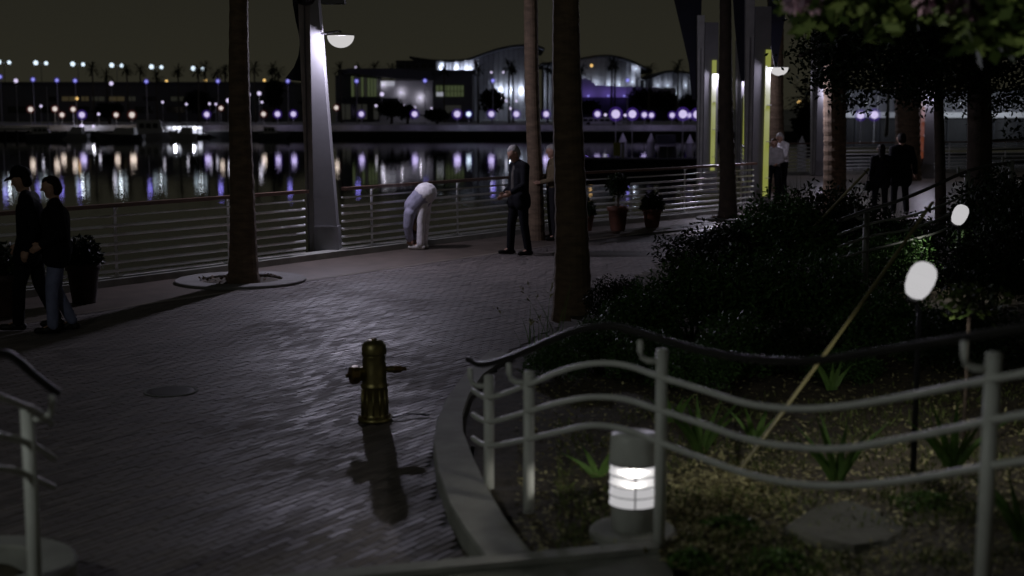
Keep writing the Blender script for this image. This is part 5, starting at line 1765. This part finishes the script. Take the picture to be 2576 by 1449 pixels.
for i, (x, y, D) in enumerate(pal):
    o = copy_tree(pp[i % 3])
    p = F(x, y, D)
    s_ = (p.z - ZB) / 10.0
    o.location = (p.x, p.y, ZB)
    o.scale = (1.15, 1.15, s_)
    for ch in o.children:
        if ch.name.startswith('crown'):
            ch.scale = (1, 1, 1.15 / s_)
            ch.location = (0, 0, 10.0 * (1 - 1.15 / s_))
    o.rotation_euler = (0, 0, i * 1.7)
    tag(o, 'palm silhouette on the far shore, %s of the far palms' % nth(i), 'palm tree', 'palm silhouettes on the far shore')
for p_ in pp:
    for ch in list(p_.children):
        bpy.data.objects.remove(ch)
    bpy.data.objects.remove(p_)

def far_tree(px, py_top, py_bot, half, D, label):
    g = F(px, py_bot, D)
    g.z = ZB
    t = thing('broadleaf_tree', label, 'tree', g, 'dark round trees on the far shore')
    topz = F(px, py_top, D).z
    hw = half / FPX * D
    b = MB(); b.tube([g, g + Vector((.1, 0, (topz - ZB) * .35)), g + Vector((0, 0, (topz - ZB) * .6))], [.35, .28, .15], 8); b.build('trunk', 'bark_dark', t)
    b = MB()
    cz = (topz + ZB) / 2 + (topz - ZB) * .12
    rz = (topz - ZB) * .40
    for k in range(1300):
        d = Vector((random.gauss(0, 1), random.gauss(0, 1), random.gauss(0, 1))).normalized()
        l_ = .72 + .4 * noise.noise(d * 2.1 + Vector((px, 0, 0)))
        q = random.random() ** .3 * l_
        b.leaf(Vector((g.x + d.x * hw * q, g.y + d.y * hw * q * .6, cz + d.z * rz * q)), Vector((random.gauss(0, 1), random.gauss(0, 1), random.gauss(0, 1))), .75, .24)
    b.build('crown', 'leaf_far', t)
for a in ((1238, 218, 300, 42, 318, 'dark round tree left of the slender palm on the far shore'), (1620, 212, 300, 55, 350, 'broad dark tree before the violet wall'), (1670, 222, 300, 42, 352, 'dark tree right of the violet wall'),
          (985, 250, 300, 45, 300, 'dark low tree in front of the glazed pavilion'), (1025, 262, 302, 30, 298, 'small dark tree right of the pavilion entrance'), (790, 240, 300, 40, 320, 'dark tree hidden partly by the white column'),
          (690, 190, 300, 30, 335, 'tall dark tree left of the white column across the water'), (275, 255, 305, 45, 300, 'dark round tree behind the moored boats'), (500, 225, 300, 45, 338, 'dark tree behind the lit quay strip'), (2040, 262, 350, 40, 105, 'dark tree behind the plain grey column'),
          (1735, 235, 300, 40, 340, 'dark tree just left of the first yellow column'), (1480, 250, 305, 40, 345, 'low dark tree right of the thick palm across the water'), (1100, 275, 305, 40, 300, 'low dark tree under the green window')):
    far_tree(*a)

# ---- boats, docks
def boat(px, py, D, L, label, hull, cabin=True, rz=0.0, mast=False, cab_len=.45, cab_h=1.3):
    g = F(px, py, D)
    g.z = ZW
    t = thing('moored_boat', label, 'boat', g, 'boats moored at the far quay', rz)
    B_ = L * .28
    def sec(x, w, z0, z1):
        return [(x, -w * .6, z0), (x, w * .6, z0), (x, w, z1), (x, -w, z1)]
    S_ = [sec(-L / 2, B_ * .42, .1, 1.0), sec(-L * .2, B_ * .5, -.1, 1.0), sec(L * .15, B_ * .48, -.1, 1.12), sec(L * .35, B_ * .3, 0, 1.3), sec(L * .5, .05, .7, 1.5)]
    b = MB()
    for s_ in S_:
        b.v += [Vector(v) for v in s_]
    for k in range(4):
        for j in range(4):
            j2 = (j + 1) % 4
            b.f.append((k * 4 + j, k * 4 + j2, k * 4 + 4 + j2, k * 4 + 4 + j))
    b.f += [(3, 2, 1, 0), (16, 17, 18, 19)]
    b.build('hull', hull, t, local=True)
    b = MB(); b.tube([(-L / 2, -B_ * .42, 1.05), (-L * .2, -B_ * .5, 1.06), (L * .15, -B_ * .48, 1.17), (L * .35, -B_ * .3, 1.35), (L * .5, 0, 1.55)], .06, 6); b.build('rub_rail', 'hull_white', t, local=True)
    cl_ = L * cab_len
    c0 = -L * .12
    b = MB(); b.hexa([(c0 - cl_ / 2, -B_ * .36, 1.0), (c0 + cl_ / 2, -B_ * .32, 1.1), (c0 + cl_ / 2, B_ * .32, 1.1), (c0 - cl_ / 2, B_ * .36, 1.0),
                      (c0 - cl_ / 2 + .1, -B_ * .3, 1.0 + cab_h), (c0 + cl_ / 2 - .6, -B_ * .26, 1.0 + cab_h), (c0 + cl_ / 2 - .6, B_ * .26, 1.0 + cab_h), (c0 - cl_ / 2 + .1, B_ * .3, 1.0 + cab_h)])
    cb_ = b.build('cabin', 'hull_white', t, local=True)
    for k in range(3):
        x = c0 - cl_ / 2 + cl_ * (.2 + .25 * k)
        b = MB(); b.box((x, -B_ * .345, 1.0 + cab_h * .58), (cl_ * .17, .08, cab_h * .34)); b.build('window', 'glass_dark', cb_, local=True)
    b = MB(); b.tube([(L * .1, -B_ * .4, 1.1), (L * .1, -B_ * .4, 1.7), (L * .45, -.1, 2.05), (L * .45, -.1, 1.5)], .03, 5); b.build('bow_rail', 'hull_white', t, local=True)
    if mast:
        b = MB(); b.tube([(L * .05, 0, 1.0), (L * .05, 0, 10)], [.08, .05], 6); b.build('mast', 'hull_white', t, local=True)
        b = MB(); b.tube([(L * .05, 0, 2.4), (-L * .4, 0, 2.3)], .07, 6); b.build('boom', 'hull_white', t, local=True)
    return t
boat(185, 350, 268, 6.5, 'small white boat moored left of the big dark cruiser', 'hull_white', rz=2.9)
boat(300, 355, 258, 9.5, 'dark hulled cabin cruiser moored at the left', 'hull_dark', rz=3.05)
boat(392, 346, 270, 8.5, 'boat with tall white cabin beside the lit quay strip', 'hull_white', rz=0.2, cab_len=.6, cab_h=2.6)
boat(118, 352, 264, 7.5, 'sailing boat with a mast at the far left', 'hull_dark', rz=0.1, mast=True)
boat(460, 350, 266, 5.5, 'small low boat below the lit quay strip', 'hull_white', rz=3.0)
boat(690, 348, 268, 6.0, 'small dark boat moored left of the white column', 'hull_dark', rz=0.05)

t = thing('lit_quay_shelter', 'brightly lit low quay shelter strip left of the dark palm trunk', 'shelter', Vector((F(462, 335, 276).x, 276, ZW)))
fbox(414, 512, 308, 314, 275, 4.5).build('roof', 'far_white', t)
fbox(416, 511, 322, 337, 277.5, .5).build('rear_wall', 'far_white', t)
fbox(414, 512, 337, 341, 274, 5).build('deck', 'bank', t)
for k in range(8):
    x = 418 + k * 13
    fbox(x, x + 1.5, 314.2, 336.8, 275.2, .15).build('post', 'far_wall', t)
fbox(417, 510, 318, 326, 276.9, .25).build('light_strip', 'strip_white', t)
for k, x in enumerate((440, 485)):
    point('bulb', F(x, 322, 275.8), (.85, .88, 1.0), 220, .25, t)
# low lit landing at the far left edge
t = thing('lit_landing', 'pale landing edge lit warm at the far left', 'jetty', Vector((F(40, 335, 272).x, 272, ZW)))
fbox(-60, 82, 322, 328, 270, 7).build('deck', 'bank', t)
for k in range(5):
    fbox(-50 + k * 30, -47 + k * 30, 328.2, 350, 271, .4).build('piling', 'far_dark', t)

# floating dock with pilings at right
gD_ = F(1610, 432, 133.5)
t = thing('floating_dock', 'black floating dock on the water right of the thick palm', 'dock', Vector((gD_.x, 133.5, ZW)))
fbox(1462, 1752, 404, 432, 133.5, 4.5).build('float', 'dock', t)
fbox(1460, 1754, 400, 403.8, 133.2, 5.2).build('deck', 'bank_dark', t)
for k in range(7):
    x = 1480 + k * 42
    b = MB(); b.lathe([(.12, -.25), (.14, 0), (.12, .25)], F(x, 418, 133.3), 8); b.build('fender', 'dark_metal', t)
for i, (x, y0) in enumerate(((1567, 334), (1638, 334), (1736, 338), (2018, 342))):
    D = 138.6 if i < 3 else 60
    r_ = .38 if i < 3 else .2
    top = F(x, y0, D)
    t = thing('mooring_pile', 'cone-capped mooring pile by the floating dock, %s' % nth(i) if i < 3 else 'cone-capped mooring pile behind the far railing', 'mooring pile', Vector((top.x, D, ZW)), 'cone-capped mooring piles')
    b = MB(); b.tube([(top.x, D, ZW - 1), (top.x, D, top.z - .9 * r_ / .38)], r_, 12); b.build('pile', 'far_white', t)
    b = MB(); b.lathe([(r_ * 1.12, -.9 * r_ / .38), (0.02, 0)], top, 14); b.build('cone_cap', 'far_white', t)
t = thing('dock_shelter', 'grey flat-roofed shelter on the floating dock', 'shelter', Vector((F(1675, 400, 136).x, 136, ZW)))
fbox(1655, 1700, 340, 363, 137.5, 3).build('fascia', 'far_dark', t)
fbox(1650, 1706, 364, 366, 135.5, 4).build('roof', 'far_wall', t)
fbox(1658, 1700, 368, 399, 137, .2).build('panel', 'far_wall', t)
for x in (1654, 1678, 1702):
    fbox(x, x + 2, 366.2, 399.5, 135.7, .1).build('post', 'far_white', t)
t = thing('dock_sign', 'small yellow-green board on the floating dock', 'sign', Vector((F(1550, 400, 135).x, 135, ZW)))
fbox(1543, 1561, 359, 392, 135, .1).build('board', 'strip_yellow' if False else mat('yellow_board', (0.42, 0.42, 0.05), .5, var=.1), t)
for x in (1547, 1556):
    fbox(x, x + 2, 392, 400, 135.1, .08).build('leg', 'far_white', t)
t = thing('white_locker', 'narrow white locker right of the yellow board on the dock', 'locker', Vector((F(1568, 400, 135.2).x, 135.2, ZW)))
fbox(1564, 1571, 362, 399.6, 135.2, .4).build('body', 'far_white', t)
fbox(1563, 1572, 360, 361.8, 135.1, .6).build('lid', 'far_wall', t)
for i, (x, D) in enumerate(((1549, 139.0), (1591, 139.5), (1718, 139.2), (1754, 139.6))):
    pass
# parked coach on the far quay
t = thing('parked_coach', 'pale long coach parked on the far quay right of the thick palm', 'bus', Vector((F(1530, 305, 283.5).x, 283.5, ZB)))
fbox(1462, 1566, 296, 312, 283.6, 2.4).build('body', 'far_white', t)
for k in range(7):
    fbox(1467 + k * 14, 1478 + k * 14, 299, 305, 283.4, .15).build('window', 'glass_dark', t)
for x in (1480, 1545):
    b = MB(); b.lathe([(.45, -.12), (.45, .12)], F(x, 312, 283.5), 14, axis=(0, 1, 0)); b.build('wheel', 'dark_metal', t)

# ------------------------------------------------------------------ lamp post behind the viewer that lights the foreground rails
lp = Vector((-5.0, 2.0, 0))
t = thing('street_lamp', 'street lamp beyond the left picture edge lighting the foreground railings', 'street lamp', lp)
b = MB(); b.tube([lp, lp + Vector((0, 0, 2.5)), lp + Vector((0, 0, 4.0))], [.09, .07, .055], 12); b.build('pole', 'dark_metal', t, True)
b = MB(); b.lathe([(.16, 0), (.15, .2), (.09, .3)], lp, 14); b.build('base', 'dark_metal', t)
b = MB(); b.ball(lp + Vector((0, 0, 4.2)), .24, 16, 10); b.build('globe', 'lens_white', t, True)
point('bulb', lp + Vector((0, 0, 4.2)), (0.86, 0.92, 0.86), 1850, .2, t)

up = Vector((3.3, 6.0, soil_z(3.3, 6.0)))
t = thing('garden_uplight', 'garden spotlight beyond the right edge lighting the flowering tree', 'spotlight', up)
b = MB(); b.tube([up, up + Vector((0, 0, .14))], .012, 8); b.build('spike', 'dark_metal', t)
ax = Vector((-0.25, 0.45, 1)).normalized()
b = MB(); b.lathe([(.03, -.06), (.05, -.05), (.055, .05), (.05, .05), (.045, -.03)], up + Vector((0, 0, .2)), 16, axis=ax); b.build('housing', 'dark_metal', t)
l = bpy.data.lights.new('bulb', 'SPOT'); l.energy = 120; l.color = (1.0, 0.95, 0.8); l.spot_size = math.radians(75); l.spot_blend = .6; l.shadow_soft_size = .04
o = bpy.data.objects.new('bulb', l); C.objects.link(o); o.parent = t
o.location = Vector((0, 0, .2)) + ax * .06
o.rotation_euler = (-ax).to_track_quat('Z', 'Y').to_euler()
